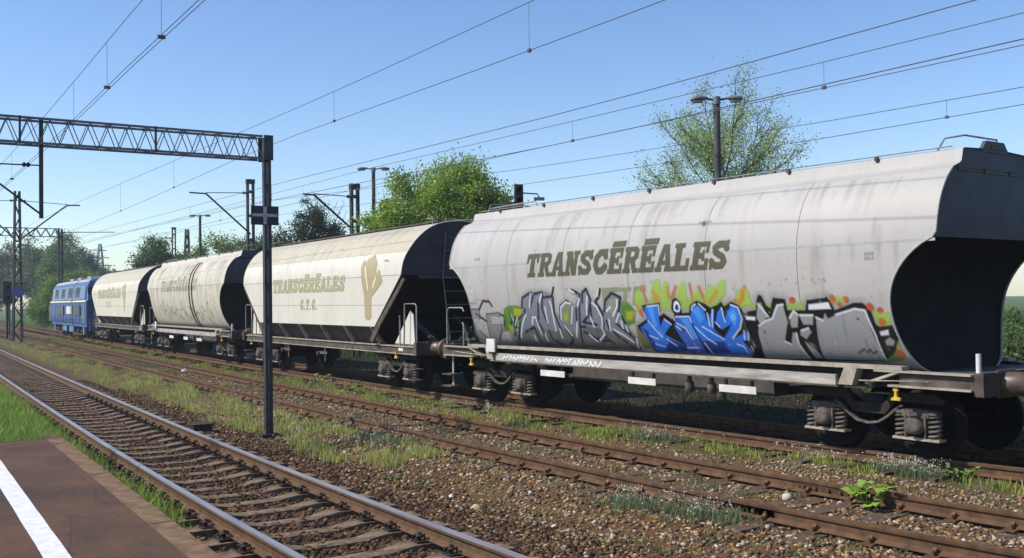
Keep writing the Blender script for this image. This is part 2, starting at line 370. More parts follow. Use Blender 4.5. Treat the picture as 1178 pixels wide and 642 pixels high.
def tracks():
    # --- platform track: concrete sleepers, spring clips
    F = empty('railway_track', kind='structure')
    for off in (-.75, .75): rail(FX, off, -12, 150, F, [M['steel'], M['rust']])
    prof = [(-1.25, -.172), (-.52, -.168), (-.30, -.205), (.30, -.205), (.52, -.168), (1.25, -.172)]
    def sleeper(seed):
        r = random.Random(seed); mb = MB(); vs = []
        for x, z in prof:
            z2 = z + r.uniform(-.006, .006); w = .125 if abs(x) > .4 else .105
            vs += [(x, -w - .02, -.36), (x, -w, z2), (x, w, z2), (x, w + .02, -.36)]
        n = len(prof); fs = []
        for i in range(n - 1):
            for k in range(3): fs.append((i * 4 + k, i * 4 + k + 1, i * 4 + k + 5, i * 4 + k + 4))
        fs += [(0, 3, 2, 1), (4 * n - 4, 4 * n - 3, 4 * n - 2, 4 * n - 1)]
        return mb.add(vs, fs).mesh('sleeper', M['concrete_sleeper'])
    ms = [sleeper(i) for i in range(4)]
    clip = MB(); clip.box(-.06, .055, -.075, .075, -.172, -.15)
    clip.tube([(0, .03 * math.sin(0) , -.15), (0, 0, -.075)], .017, 6)
    for sg in (-1, 1):
        pts = [(.045 * math.cos(t), sg * .035 + .032 * math.sin(t), -.115 + .022 * math.sin(t * .5 + .6)) for t in np.linspace(0, 2 * math.pi, 9)]
        clip.tube(pts, .011, 5)
    clip.lathe([(-.008, .03), (.008, .03), (.02, .018), (.03, .016)], (0, 0, -.10), 'z', 8)
    cm = clip.mesh('rail_clip', M['clip'])
    y = 7.963 - .61 * 6; k = 0; far = []
    while y < 150:
        if y < 36:
            o = link('sleeper', ms[k % 4], F); place_on(o, FX, y, 0, random.uniform(-.008, .004), random.uniform(-.012, .012))
            if y < 27:
                for off, ex in ((-.75 - .118, math.pi), (-.75 + .118, 0), (.75 - .118, math.pi), (.75 + .118, 0)):
                    c = link('rail_clip', cm, F); place_on(c, FX, y, off, 0, ex + random.uniform(-.08, .08))
        else: far.append((FX(y), y, -.012, -math.atan(tang(FX, y))))
        y += .61; k += 1
    joined('sleeper_row', ms[0], far, F, M['concrete_sleeper'])
    # --- middle track: rusty rails on half buried timber sleepers
    G = empty('railway_track', kind='structure')
    for off in (-.75, .75): rail(MX, off, -12, 150, G, [M['rust_old'], M['rust_old']])
    def timber(seed):
        r = random.Random(seed); w = .12
        vs = [(sx * 1.28 + r.uniform(-.05, .05), sy * w + r.uniform(-.015, .015), z + (r.uniform(-.008, .006) if z > -.3 else 0)) for z in (-.36, -.168) for sx, sy in ((-1, -1), (1, -1), (1, 1), (-1, 1))]
        return MB().add(vs, [(0,3,2,1),(4,5,6,7),(0,1,5,4),(1,2,6,5),(2,3,7,6),(3,0,4,7)]).mesh('sleeper', M['timber_sleeper'])
    tm = [timber(i) for i in range(4)]
    kc = MB().box(-.05, .07, -.06, .06, -.168, -.150); kc.prism([(-.055, -.15), (.035, -.15), (.02, -.125), (-.03, -.085), (-.05, -.085)], 'y', -.02, .02)
    kc.lathe([(0, .022), (.035, .022), (.05, .012)], (.015, 0, -.15), 'z', 6)
    km = kc.mesh('rail_chair', M['rust_old'])
    y = 3.1; k = 0; far = []
    while y < 140:
        dz = random.choice((-.004, -.012, -.02, -.03))
        if y < 34:
            o = link('sleeper', tm[k % 4], G); place_on(o, MX, y, 0, dz, random.uniform(-.03, .03))
            if y < 28:
                for off, ex in ((-.75 - .085, math.pi), (-.75 + .085, 0), (.75 - .085, math.pi), (.75 + .085, 0)):
                    c = link('rail_chair', km, G); place_on(c, MX, y, off, 0, ex)
        else: far.append((MX(y), y, dz, -math.atan(tang(MX, y))))
        y += .60; k += 1
    joined('sleeper_row', tm[0], far, G, M['timber_sleeper'])
    # bolted rail joints with fishplates, and the wide dark plate sleeper between them
    fp = MB()
    for sd in (-1, 1): fp.box(sd * .014 - .006, sd * .014 + .006 + .012 * sd, -.34, .34, -.118, -.046)
    for yy in (-.25, -.09, .09, .25):
        for sd in (-1, 1): fp.lathe([(0, .02), (sd * .024, .02)], (sd * .028, yy, -.082), 'x', 6)
    fm = fp.mesh('fishplate', M['rust'])
    for off, yy in ((-.75, 7.55), (.75, 7.72)):
        c = link('fishplate', fm, G); place_on(c, MX, yy, off)
    o = MB().box(-.62, .62, -.2, .2, -.2, -.172).build('crossing_plate', M['rust_old'], G); place_on(o, MX, 7.75, 0)
    # --- train track
    H = empty('railway_track', kind='structure')
    for off in (-.75, .75): rail(TX, off, -14, 150, H, [M['rust'], M['rust_old']])
    far = [(TX(y), y, -.012, -math.atan(tang(TX, y))) for y in np.arange(3, 110, .62)]
    near = [p for p in far if p[1] < 34]
    for i, p in enumerate(near):
        o = link('sleeper', tm[i % 4], H); o.location = p[:3]; o.rotation_euler = (0, 0, p[3] + random.uniform(-.02, .02))
    joined('sleeper_row', tm[1], far[len(near):], H, M['timber_sleeper'])
tracks()

# ------------------------------------------------------------------ painted marks on the wagon sides (vertex colours in wagon metres)
def lin(c): 
    c = np.array(c, float) / 255; return np.where(c <= .04045, c / 12.92, ((c + .055) / 1.055) ** 2.4) * .88
class Canvas:
    """u = along the wagon, z = height; sampled on the wagon's own surface"""
    def __init__(s, u0, u1, z0, z1, step):
        s.us = np.arange(u0, u1, step); s.zs = np.arange(z0, z1, step); s.step = step
        s.U, s.Z = np.meshgrid(s.us, s.zs); s.rgb = np.zeros(s.U.shape + (3,)); s.a = np.zeros(s.U.shape)
    def win(s, pts, pad):
        p = np.array(pts); j0, j1 = np.searchsorted(s.us, [p[:, 0].min() - pad, p[:, 0].max() + pad]); i0, i1 = np.searchsorted(s.zs, [p[:, 1].min() - pad, p[:, 1].max() + pad])
        return slice(i0, i1), slice(j0, j1)
    def put(s, w, cov, col, al):
        cov = np.clip(cov, 0, 1) * al; a0 = s.a[w]; a1 = cov + a0 * (1 - cov)
        s.rgb[w] = np.where(a1[..., None] > 1e-4, (lin(col) * cov[..., None] + s.rgb[w] * (a0 * (1 - cov))[..., None]) / np.maximum(a1, 1e-4)[..., None], 0); s.a[w] = a1
    def dist(s, w, pts, closed):
        x, y = s.U[w], s.Z[w]; d = np.full(x.shape, 9.0); n = len(pts)
        for i in range(n if closed else n - 1):
            (ax, ay), (bx, by) = pts[i], pts[(i + 1) % n]; vx, vy = bx - ax, by - ay; L = vx * vx + vy * vy + 1e-12
            t = np.clip(((x - ax) * vx + (y - ay) * vy) / L, 0, 1); d = np.minimum(d, np.hypot(x - ax - t * vx, y - ay - t * vy))
        return d
    def inside(s, w, pts):
        x, y = s.U[w], s.Z[w]; r = np.zeros(x.shape, bool); n = len(pts)
        for i in range(n):
            (ax, ay), (bx, by) = pts[i], pts[(i + 1) % n]
            if ay != by: r ^= ((ay > y) != (by > y)) & (x < (bx - ax) * (y - ay) / (by - ay) + ax)
        return r
    def cov_poly(s, w, pts, soft=1.0):
        d = s.dist(w, pts, True); return .5 + np.where(s.inside(w, pts), d, -d) / (s.step * soft)
    def poly(s, pts, col, al=1, soft=1.0):
        w = s.win(pts, .06); s.put(w, s.cov_poly(w, pts, soft), col, al)
    def line(s, pts, wd, col, al=1, soft=1.0):
        w = s.win(pts, wd + .05); s.put(w, .5 + (wd / 2 - s.dist(w, pts, False)) / (s.step * soft), col, al)
    def glyphs(s, items, col, al=1, wear=0):
        """items: list of (add polys, cut polys, strokes) already in metres"""
        for addp, cut, strokes in items:
            allp = [p for q in addp for p in q] + [p for q, _ in strokes for p in q]; w = s.win(allp, .12); c = np.zeros(s.U[w].shape)
            for q in addp: c = np.maximum(c, np.clip(s.cov_poly(w, q), 0, 1))
            for q, wd in strokes: c = np.maximum(c, np.clip(.5 + (wd / 2 - s.dist(w, q, False)) / s.step, 0, 1))
            for q in cut: c = np.minimum(c, 1 - np.clip(s.cov_poly(w, q), 0, 1))
            if wear: c = c * (1 - wear * np.clip(vnoise(s.U[w] * 9, s.Z[w] * 7, 3) + .4, 0, 1))
            s.put(w, c, col, al)
    def build(s, name, prof, parent, side=-1, lift=.004):
        pz = [p[1] for p in prof]; px = [p[0] for p in prof]
        X = side * (np.interp(s.Z, pz, px) + lift); V = np.stack([X, s.U, s.Z], -1).reshape(-1, 3)
        ny, nx = s.U.shape; i = np.arange(nx * ny).reshape(ny, nx); F = np.stack([i[:-1, :-1], i[:-1, 1:], i[1:, 1:], i[1:, :-1]], -1).reshape(-1, 4)
        keep = s.a.reshape(-1)[F].max(1) > .03; F = F[keep]; used = np.unique(F); mp = np.zeros(len(V), int); mp[used] = np.arange(len(used))
        C = np.c_[s.rgb.reshape(-1, 3), s.a.reshape(-1)][used]
        return link(name, np_mesh(name, V[used], mp[F], M['paint'], C, True), parent)

def rect(a, b, c, d): return [(a, b), (c, b), (c, d), (a, d)]
GL = {
 'T': ([[(0,1),(1,1),(1,.60),(.86,.60),(.80,.80),(.67,.80),(.67,.17),(.82,.17),(.82,0),(.18,0),(.18,.17),(.33,.17),(.33,.80),(.2,.80),(.14,.60),(0,.60)]], [], []),
 'R': ([rect(0,0,.5,.17), rect(.1,0,.42,1), rect(0,.83,.7,1), [(.4,1),(.75,1),(.95,.88),(.95,.58),(.75,.44),(.4,.42)], [(.45,.46),(.75,.46),(.88,.17),(1.02,.17),(1.02,0),(.68,0)]], [[(.42,.82),(.62,.82),(.67,.76),(.67,.68),(.62,.62),(.42,.62)]], []),
 'A': ([[(.05,.05),(.33,1),(.70,1),(.97,.05),(.66,.05),(.62,.24),(.38,.24),(.33,.05)], rect(-.02,0,.40,.17), rect(.58,0,1.04,.17)], [[(.42,.40),(.59,.40),(.51,.76)]], []),
 'N': ([rect(.1,0,.34,1), [(.1,1),(.44,1),(.90,0),(.58,0)], rect(.66,0,.9,1), rect(0,0,.44,.16), rect(0,.84,.3,1), rect(.56,.84,1.02,1)], [], []),
 'S': ([rect(.78,.64,.93,1), rect(.03,0,.18,.36)], [], [([(.84,.72),(.72,.86),(.4,.87),(.2,.75),(.26,.60),(.70,.42),(.80,.27),(.68,.13),(.32,.13),(.12,.28)], .26)]),
 'C': ([rect(.77,.60,.93,1)], [], [([(.84,.70),(.70,.86),(.42,.86),(.2,.66),(.16,.38),(.34,.14),(.64,.13),(.88,.30)], .29)]),
 'E': ([rect(.1,0,.44,1), rect(0,.82,.95,1), rect(.78,.60,.95,1), rect(.4,.41,.7,.60), rect(.60,.32,.73,.69), rect(0,0,.98,.18), rect(.80,0,.98,.40)], [], []),
 'L': ([rect(.12,0,.46,1), rect(0,.83,.60,1), rect(0,0,.96,.18), rect(.77,0,.96,.44)], [], []),
 '.': ([rect(.3,0,.6,.22)], [], []),
}
GL['É'] = ([*GL['E'][0], rect(.10, 1.035, 1.0, 1.26)], [], [])
def text_items(word, u_left, u_right, z0, h, shear=.22, gap=.06):
    """reads from u_left (far end) to u_right as seen from the platform"""
    n = len(word); adv = (u_left - u_right) / n; out = []
    for k, ch in enumerate(word):
        a, c, s = GL[ch]; w = adv * (1 - gap)
        def T(p): return (u_left - k * adv - p[0] * w - p[1] * h * shear, z0 + p[1] * h)
        out.append(([[T(p) for p in q] for q in a], [[T(p) for p in q] for q in c], [([T(p) for p in q], wd * (h + w) / 2) for q, wd in s]))
    return out

GRAFFITI = """p|142,150,112|0.6|0|0.69,2.32 0.23,2.33 0.27,2.25 0.49,2.25 0.56,2.09 0.39,2.07 0.42,2 0.69,2.01
p|142,150,112|0.6|0|0.23,2.32 -0.07,2.33 -0.06,2.26 0.03,2.25 0.1,2.01 0.21,2.01 0.13,2.25 0.24,2.25
p|142,150,112|0.6|0|-0.12,2.33 -0.42,2.35 -0.41,2.25 -0.25,2.24 -0.19,2.08 -0.37,2.07 -0.33,2.01 -0.04,2.02
p|165,200,80|0.7|0|-0.12,1.92 -0.13,2.21 -0.25,2.29 -0.37,2.06 -0.47,2.06 -0.59,2.42 -0.74,2.44 -0.77,2.24 -0.84,2.4 -0.95,2.38 -0.94,2.13 -1.02,2.1 -1.23,2.39 -1.31,2.35 -1.32,2.09 -1.49,2.23 -1.59,2.26 -1.65,2.11 -1.8,2.33 -1.91,2.29 -2.03,2.39 -2.15,2.4 -2.11,2.17 -1.93,2.04 -2.27,2.06 -2.35,2.23 -2.5,2.28 -2.57,2.22 -2.6,2.04 -2.29,1.94 -1.63,1.99 -0.94,1.92 -0.35,1.99
l|196,105,45|0.75|0.045|-0.32,2.32 -0.4,2.1 -0.19,1.88
l|196,105,45|0.75|0.045|-0.57,2.26 -0.62,2.03
l|196,105,45|0.75|0.045|-0.9,2.31 -0.92,2.12
l|196,105,45|0.75|0.045|-1.02,1.97 -0.99,2.15 -1.1,2.31
l|196,105,45|0.75|0.045|-1.4,2.34 -1.44,2.06
l|196,105,45|0.75|0.045|-1.59,2.3 -1.68,2.09
l|196,105,45|0.75|0.045|-2.27,2.06 -2.44,2.12 -2.5,2.28
l|196,105,45|0.75|0.045|-1.96,2.23 -1.78,2.06
l|196,105,45|0.75|0.045|-0.65,2.19 -0.68,1.96
l|196,105,45|0.75|0.045|-0.15,2.03 -0.23,1.84
p|85,135,50|0.8|0|3.68,1.95 3.51,2.02 3.15,2 3.13,1.78 3.53,1.54 3.92,1.51
p|175,170,45|0.6|0|3.38,1.95 3.15,1.91 3.26,1.74 3.44,1.74
p|85,135,50|0.8|0|0.39,2.07 0.06,2.07 -0.09,1.92 0,1.73 0.25,1.65 0.43,1.76
p|175,170,45|0.8|0|0.15,1.92 -0.07,1.92 0.04,1.77 0.18,1.77
p|110,120,50|0.8|0|-0,1.62 -0.27,1.73 -0.45,1.33 0.01,1.28 0.05,1.43
p|126,128,138|0.95|0|3.71,1.23 3.77,1.35 3.44,1.84 3.29,1.82 3.1,1.89 3.04,2.15 2.79,2.27 2.34,2.28 2.06,2.21 2.09,1.9 1.98,1.78 1.85,2.03 1.66,2.1 1.51,1.99 1.33,2.16 1.48,2.27 1.25,2.22 1.1,2.31 1.01,2.11 0.84,2.01 0.76,1.86 0.63,2.07 0.41,2.21 0.24,2.15 0.32,1.94 0.28,1.8 0.19,1.59 0.03,1.45 0.14,1.26
p|98,94,92|0.85|0|3.71,1.23 3.56,1.43 2.84,1.61 2.63,1.52 1.97,1.58 1.67,1.5 1.24,1.64 0.87,1.6 0.55,1.5 0.17,1.4 0.14,1.26
p|118,140,70|0.9|0|1.83,1.96 1.71,2.03 1.62,1.99 1.71,1.74 1.88,1.71
p|175,170,45|0.8|0|1.83,1.87 1.71,1.88 1.78,1.74 1.87,1.74
p|110,125,60|0.8|0|2.68,1.73 2.59,1.62 2.67,1.54
p|140,150,120|0.8|0|0.53,2.11 0.34,2.13 0.5,1.88 0.6,1.94
l|26,30,52|0.95|0.05|3.09,1.96 3.01,2.17 2.79,2.25 2.72,2.1 2.62,2.24 2.38,2.27 2.36,2.17 2.1,2.19 2.02,2.35
l|26,30,52|0.95|0.05|2.72,2.27 2.78,2.01
l|26,30,52|0.95|0.05|2.39,2.15 2.45,1.96 2.39,1.67
l|26,30,52|0.95|0.05|2.07,2.17 2.11,1.9 2.04,1.58
l|26,30,52|0.95|0.05|1.97,1.76 1.89,2.01 1.69,2.1 1.54,2.03 1.7,1.67
l|26,30,52|0.95|0.05|1.51,2.3 1.29,2.22 1.41,1.77 1.57,1.36
l|26,30,52|0.95|0.05|1.25,2.07 1.21,2.25 1.1,2.31 1.01,2.11 1.16,1.83 1.34,1.72 0.99,1.68
l|26,30,52|0.95|0.05|0.73,2.3 0.77,2.18 0.89,2.09 0.75,1.88 0.8,1.67
l|26,30,52|0.95|0.05|0.7,1.92 0.62,2.11 0.44,2.23 0.23,2.15 0.31,1.96 0.47,1.71 0.14,1.46 0.12,1.29
l|26,30,52|0.95|0.05|0.7,1.75 0.69,1.58
l|26,30,52|0.95|0.05|0.27,1.82 0.19,1.53
l|26,30,52|0.95|0.05|3.12,1.85 3.51,1.36
l|26,30,52|0.95|0.05|3.18,1.51 2.84,1.61 2.84,1.33
l|26,30,52|0.95|0.05|2.68,1.78 2.57,1.45 2.66,1.28
l|26,30,52|0.95|0.05|1.91,1.63 1.8,1.4 1.98,1.3
l|26,30,52|0.95|0.05|1.4,1.54 1.11,1.42 0.85,1.47 0.85,1.64
l|26,30,52|0.95|0.05|0.61,1.56 0.34,1.35 0.3,1.27
l|26,30,52|0.95|0.05|1.01,1.38 0.79,1.41 0.73,1.34
l|26,30,52|0.95|0.05|3.4,1.84 3.36,1.65 3.6,1.43
l|26,30,52|0.95|0.05|2.99,1.96 3.07,1.77
l|26,30,52|0.95|0.05|2.54,2.08 2.62,1.78
l|26,30,52|0.95|0.05|1.45,1.96 1.53,1.68
l|26,30,52|0.95|0.05|1.04,2.01 1.08,1.79
l|26,30,52|0.95|0.05|2.43,1.55 2.43,1.39 2.21,1.29
l|26,30,52|0.95|0.05|1.45,1.63 1.31,1.64
l|222,226,238|0.95|0.03|2.74,2.24 2.83,1.99
l|222,226,238|0.95|0.03|2.4,2.24 2.5,2.08
l|222,226,238|0.95|0.03|2.18,2.1 2.15,2.01 2.17,1.76 2.21,1.55
l|222,226,238|0.95|0.03|3,1.85 3.2,1.66 3.42,1.39
l|222,226,238|0.95|0.03|2.88,1.66 2.8,1.8 2.71,1.8 2.7,1.47
l|222,226,238|0.95|0.03|2.35,1.99 2.38,1.69
l|222,226,238|0.95|0.03|1.95,1.76 1.88,1.99 1.72,2.08 1.58,2.05
l|222,226,238|0.95|0.03|1.54,2.01 1.69,1.68
l|222,226,238|0.95|0.03|1.56,2.3 1.45,2.25
l|222,226,238|0.95|0.03|1.32,2.14 1.39,2.01
l|222,226,238|0.95|0.03|1.1,2.18 1.19,1.85
l|222,226,238|0.95|0.03|0.78,2.3 0.83,2.18
l|222,226,238|0.95|0.03|0.99,2.07 0.88,1.99 0.8,1.79 0.85,1.66
l|222,226,238|0.95|0.03|1.1,1.81 1.08,1.64
l|222,226,238|0.95|0.03|0.33,2.11 0.35,2 0.5,1.84
l|222,226,238|0.95|0.03|0.64,1.92 0.53,1.99
l|222,226,238|0.95|0.03|0.63,1.77 0.67,1.58
l|222,226,238|0.95|0.03|0.58,1.6 0.36,1.5 0.2,1.38
l|222,226,238|0.95|0.03|0.33,1.75 0.33,1.63
l|222,226,238|0.95|0.03|0.23,1.67 0.23,1.57
l|222,226,238|0.95|0.03|0.34,1.88 0.46,1.73
l|222,226,238|0.95|0.03|2.08,1.58 2.11,1.42
l|222,226,238|0.95|0.03|1.9,1.64 1.79,1.47
l|222,226,238|0.95|0.03|1.51,1.72 1.67,1.45
l|222,226,238|0.95|0.03|0.88,1.64 0.86,1.51 1.06,1.4
l|222,226,238|0.95|0.03|1.29,1.5 1.15,1.37
l|222,226,238|0.95|0.03|2.57,1.5 2.62,1.33
l|222,226,238|0.95|0.03|3.43,1.77 3.52,1.63
l|222,226,238|0.95|0.03|3.26,1.8 3.45,1.53
l|222,226,238|0.95|0.03|0.09,1.45 0.16,1.29
l|222,226,238|0.95|0.03|2.95,1.45 2.97,1.35
p|16,16,22|0.97|0|-0.03,1.67 -0.34,1.8 -0.26,2.02 -0.7,2.06 -0.65,1.84 -0.74,1.89 -0.9,1.79 -0.98,1.86 -0.93,1.96 -0.98,2.1 -1.07,2.14 -1.16,2.06 -1.15,1.89 -1.31,1.9 -1.35,2.02 -1.51,2.09 -1.68,2.04 -1.77,1.98 -1.92,2.02 -2.01,2.07 -2.06,2 -2.2,2.07 -2.35,2.02 -2.42,1.89 -2.65,1.9 -2.61,1.75 -2.46,1.71 -2.44,1.52 -2.38,1.26 -0.2,1.24 -0.16,1.47
p|46,116,222|1|0|-0.32,1.99 -0.52,2.01 -0.63,2 -0.59,1.66 -0.71,1.79 -0.85,1.71 -0.63,1.54 -1.07,1.33 -1,1.25 -0.24,1.25 -0.11,1.64 -0.32,1.74
p|52,96,190|1|0|-1,1.84 -1.29,1.84 -1.35,1.54 -1.39,1.25 -1.05,1.25 -0.99,1.45 -0.91,1.67
p|46,116,222|1|0|-1.38,1.94 -1.47,2.03 -1.63,1.94 -1.65,1.75 -1.81,1.94 -1.84,1.94 -1.75,1.66 -1.89,1.49 -1.94,1.25 -1.46,1.24 -1.37,1.58 -1.31,1.83
p|46,116,222|1|0|-1.9,1.91 -1.99,1.98 -2,1.74 -2.09,1.91 -2.21,2.02 -2.34,1.94 -2.35,1.78 -2.18,1.59 -2.06,1.5 -2.32,1.59 -2.25,1.48 -2.36,1.26 -1.92,1.25 -1.9,1.51 -2.06,1.65 -2.14,1.74 -1.91,1.64 -1.82,1.74
p|46,116,222|1|0|-2.28,1.56 -2.45,1.65 -2.38,1.49 -2.22,1.48
p|78,150,235|0.9|0|-0.4,1.98 -0.52,1.99 -0.52,1.66 -0.43,1.66
p|78,150,235|0.9|0|-1.4,1.94 -1.52,2 -1.59,1.81 -1.49,1.73
p|78,150,235|0.9|0|-2.11,1.89 -2.23,1.96 -2.29,1.87 -2.19,1.69 -2.14,1.81
p|78,150,235|0.9|0|-0.53,1.62 -0.61,1.56 -0.58,1.46 -0.48,1.48
p|78,150,235|0.9|0|-1.09,1.8 -1.25,1.81 -1.36,1.5 -1.27,1.48
p|24,48,120|0.9|0|-0.72,1.46 -1.03,1.35 -0.98,1.27 -0.45,1.26
p|24,48,120|0.9|0|-1.34,1.46 -1.87,1.45 -1.89,1.28 -1.5,1.26
p|24,48,120|0.9|0|-0.14,1.65 -0.26,1.59 -0.33,1.35 -0.23,1.3
p|24,48,120|0.9|0|-1.02,1.67 -1.13,1.61 -1.05,1.57
p|24,48,120|0.9|0|-1.71,1.64 -1.82,1.57 -1.84,1.49 -1.71,1.58
l|215,228,245|0.92|0.02|-0.39,2 -0.65,2.02 -0.64,1.86
l|215,228,245|0.92|0.02|-0.34,1.76 -0.48,1.58 -0.55,1.5
l|215,228,245|0.92|0.02|-0.73,1.79 -0.85,1.71
l|215,228,245|0.92|0.02|-0.99,1.83 -1.29,1.84 -1.31,1.75
l|215,228,245|0.92|0.02|-0.99,1.73 -1.15,1.65 -1.22,1.48
l|215,228,245|0.92|0.02|-1.37,1.94 -1.4,2 -1.47,2.03
l|215,228,245|0.92|0.02|-1.54,2.04 -1.66,1.94
l|215,228,245|0.92|0.02|-1.81,1.95 -1.73,1.68
l|215,228,245|0.92|0.02|-1.69,1.89 -1.68,1.7
l|215,228,245|0.92|0.02|-2,1.97 -2.01,1.76
l|215,228,245|0.92|0.02|-1.82,1.75 -1.88,1.68
l|215,228,245|0.92|0.02|-2.19,2.02 -2.32,1.98 -2.36,1.81 -2.28,1.67 -2.07,1.51
l|215,228,245|0.92|0.02|-1.37,1.67 -1.54,1.5 -1.68,1.41
l|215,228,245|0.92|0.02|-1.52,1.68 -1.89,1.49
l|215,228,245|0.92|0.02|-1.45,1.42 -1.5,1.26
l|215,228,245|0.92|0.02|-2.42,1.85 -2.62,1.85 -2.58,1.78
l|215,228,245|0.92|0.02|-2.34,1.63 -2.3,1.5
l|215,228,245|0.92|0.02|-2.43,1.66 -2.37,1.49
l|215,228,245|0.92|0.02|-1.01,1.33 -1.28,1.34
l|215,228,245|0.92|0.02|-2.37,1.39 -2.36,1.26
l|215,228,245|0.92|0.02|-0.27,1.51 -0.44,1.46
l|215,228,245|0.92|0.02|-0.32,1.37 -0.52,1.33
l|215,228,245|0.92|0.02|-0.64,1.46 -0.8,1.36
l|215,228,245|0.92|0.02|-2.11,1.42 -2.22,1.39 -2.24,1.29
l|215,228,245|0.92|0.02|-0.94,1.82 -0.95,1.78
l|215,228,245|0.92|0.02|-0.96,1.68 -1.03,1.63
p|225,232,245|1|0|-0.99,1.99 -1.02,2.06 -1.07,2.09 -1.12,2.06 -1.14,1.98 -1.1,1.91 -1.03,1.91 -0.99,1.93
p|24,48,120|1|0|-1.02,1.99 -1.06,2.04 -1.1,2.02 -1.1,1.95 -1.05,1.93 -1.02,1.95
l|160,200,250|0.9|0.014|-2.15,1.83 -2.2,1.87 -2.23,1.82 -2.15,1.79
p|165,200,80|0.75|0|-4.59,1.94 -4.86,1.9 -4.84,1.66 -4.87,1.48 -4.88,1.3 -4.61,1.26 -4.63,1.72
p|60,110,40|0.7|0|-4.78,1.48 -4.84,1.4 -4.84,1.29 -4.63,1.27
p|165,200,80|0.6|0|-2.44,2.06 -2.7,2.06 -2.92,2.01 -3.53,2.07 -3.51,1.94 -2.68,1.92
p|165,200,80|0.5|0|-3.95,2.13 -4.24,2.13 -4.2,2.01 -3.98,2.03
p|20,18,20|0.97|0|-2.4,1.83 -2.5,1.92 -2.65,1.94 -2.71,2.12 -2.75,2.17 -2.8,2.14 -2.86,2.01 -2.93,1.97 -3,2.12 -3.21,2.1 -3.23,1.94 -3.53,1.94 -3.58,2.08 -3.88,2.11 -3.91,2.13 -3.98,2.03 -4.01,1.94 -4.32,2.04 -4.46,2.04 -4.57,1.94 -4.6,1.76 -4.65,1.73 -4.84,1.75 -4.89,1.58 -4.78,1.4 -4.57,1.26 -2.22,1.18 -2.46,1.41 -2.41,1.62
p|150,151,152|1|0|-2.71,2.02 -2.76,2.06 -2.86,1.85 -2.68,1.74 -2.64,1.83
p|150,151,152|1|0|-2.64,1.69 -2.78,1.78 -2.94,1.83 -3.06,2.01 -3.16,2.02 -3.19,1.77 -3.04,1.49 -3.14,1.45 -3.23,1.62 -3.3,1.62 -3.26,1.48 -3.35,1.24 -2.51,1.21 -2.58,1.41 -2.6,1.6
p|150,151,152|1|0|-3.25,1.88 -3.33,1.93 -3.4,1.88 -3.34,1.7 -3.23,1.69
p|150,151,152|1|0|-3.41,1.88 -3.65,1.88 -3.61,1.74 -3.45,1.74
p|150,151,152|1|0|-3.38,1.66 -3.52,1.69 -3.56,1.64 -3.43,1.53 -3.35,1.59
p|150,151,152|1|0|-3.69,1.84 -3.79,1.8 -3.85,1.9 -3.88,1.82 -4.02,1.88 -4.33,1.96 -4.48,1.94 -4.58,1.27 -3.59,1.25 -3.65,1.62
p|150,151,152|1|0|-4.68,1.54 -4.76,1.59 -4.82,1.54 -4.78,1.48 -4.68,1.48
p|150,151,152|1|0|-3.39,1.5 -3.54,1.46 -3.57,1.26 -3.44,1.26
p|215,217,222|1|0|-3.6,2.02 -3.93,2.05 -3.96,1.96 -3.59,1.95
p|215,217,222|1|0|-4.64,1.66 -4.77,1.69 -4.76,1.62 -4.64,1.61
p|215,217,222|1|0|-2.44,1.85 -2.62,1.84 -2.6,1.79 -2.44,1.8
l|215,217,222|0.95|0.025|-2.71,2.03 -2.86,1.85
l|215,217,222|0.95|0.025|-2.65,1.71 -2.78,1.78 -2.93,1.82 -3.06,2.01 -3.16,2.02
l|215,217,222|0.95|0.025|-3.24,1.83 -3.33,1.93 -3.38,1.88
l|215,217,222|0.95|0.025|-3.42,1.87 -3.64,1.87
l|215,217,222|0.95|0.025|-3.39,1.65 -3.52,1.69
l|215,217,222|0.95|0.025|-4.02,1.88 -4.33,1.96 -4.48,1.94 -4.56,1.62 -4.58,1.28
l|215,217,222|0.95|0.025|-3.69,1.84 -3.79,1.8
l|215,217,222|0.95|0.025|-3.29,1.61 -3.27,1.47 -3.34,1.25
l|215,217,222|0.95|0.025|-3.04,1.49 -3.13,1.45
l|35,33,35|0.9|0.025|-4.21,1.36 -4.32,1.42 -4.35,1.37 -4.41,1.42 -4.43,1.36 -4.51,1.4
l|35,33,35|0.9|0.025|-2.72,1.64 -2.73,1.6
l|35,33,35|0.9|0.025|-4.34,1.83 -4.36,1.82
l|35,33,35|0.9|0.025|-3.4,1.51 -3.53,1.4 -3.59,1.25
l|35,33,35|0.9|0.025|-3.5,1.51 -3.57,1.33
l|190,80,50|0.8|0.1|-3.33,2.08 -3.34,2.08
l|190,80,50|0.8|0.1|-4,2.1 -4.01,2.09
l|190,80,50|0.8|0.08|-4.21,2.09 -4.22,2.08
l|190,80,50|0.8|0.1|-4.56,1.99 -4.57,1.98
l|190,80,50|0.8|0.11|-4.7,1.79 -4.71,1.79
l|190,80,50|0.8|0.07|-4.1,2.03 -4.11,2.02
l|190,80,50|0.8|0.12|-4.83,1.37 -4.83,1.36
l|190,80,50|0.8|0.08|-4.7,1.94 -4.71,1.94
l|196,105,45|0.7|0.05|-2.36,2.03 -2.44,2.1 -2.44,2.22
p|152,152,154|0.8|0|5.11,1.95 4.59,1.95 4.58,1.78 4.89,1.61 4.59,1.34 5.2,1.29
p|146,146,148|0.8|0|4.34,1.85 3.87,1.88 3.94,1.55 4.24,1.31 4.53,1.34
l|55,52,55|0.85|0.05|4.56,1.95 4.37,2.12 4.16,2.11 4.08,2.01
l|55,52,55|0.85|0.05|4.72,1.86 4.41,1.71
l|55,52,55|0.85|0.05|3.83,1.85 3.69,1.78 3.83,1.62
l|84,82,84|0.8|0.03|5.11,1.95 4.59,1.95 4.58,1.78 4.89,1.61 4.59,1.34
l|84,82,84|0.8|0.03|5.11,1.95 5.11,1.6 5.2,1.29
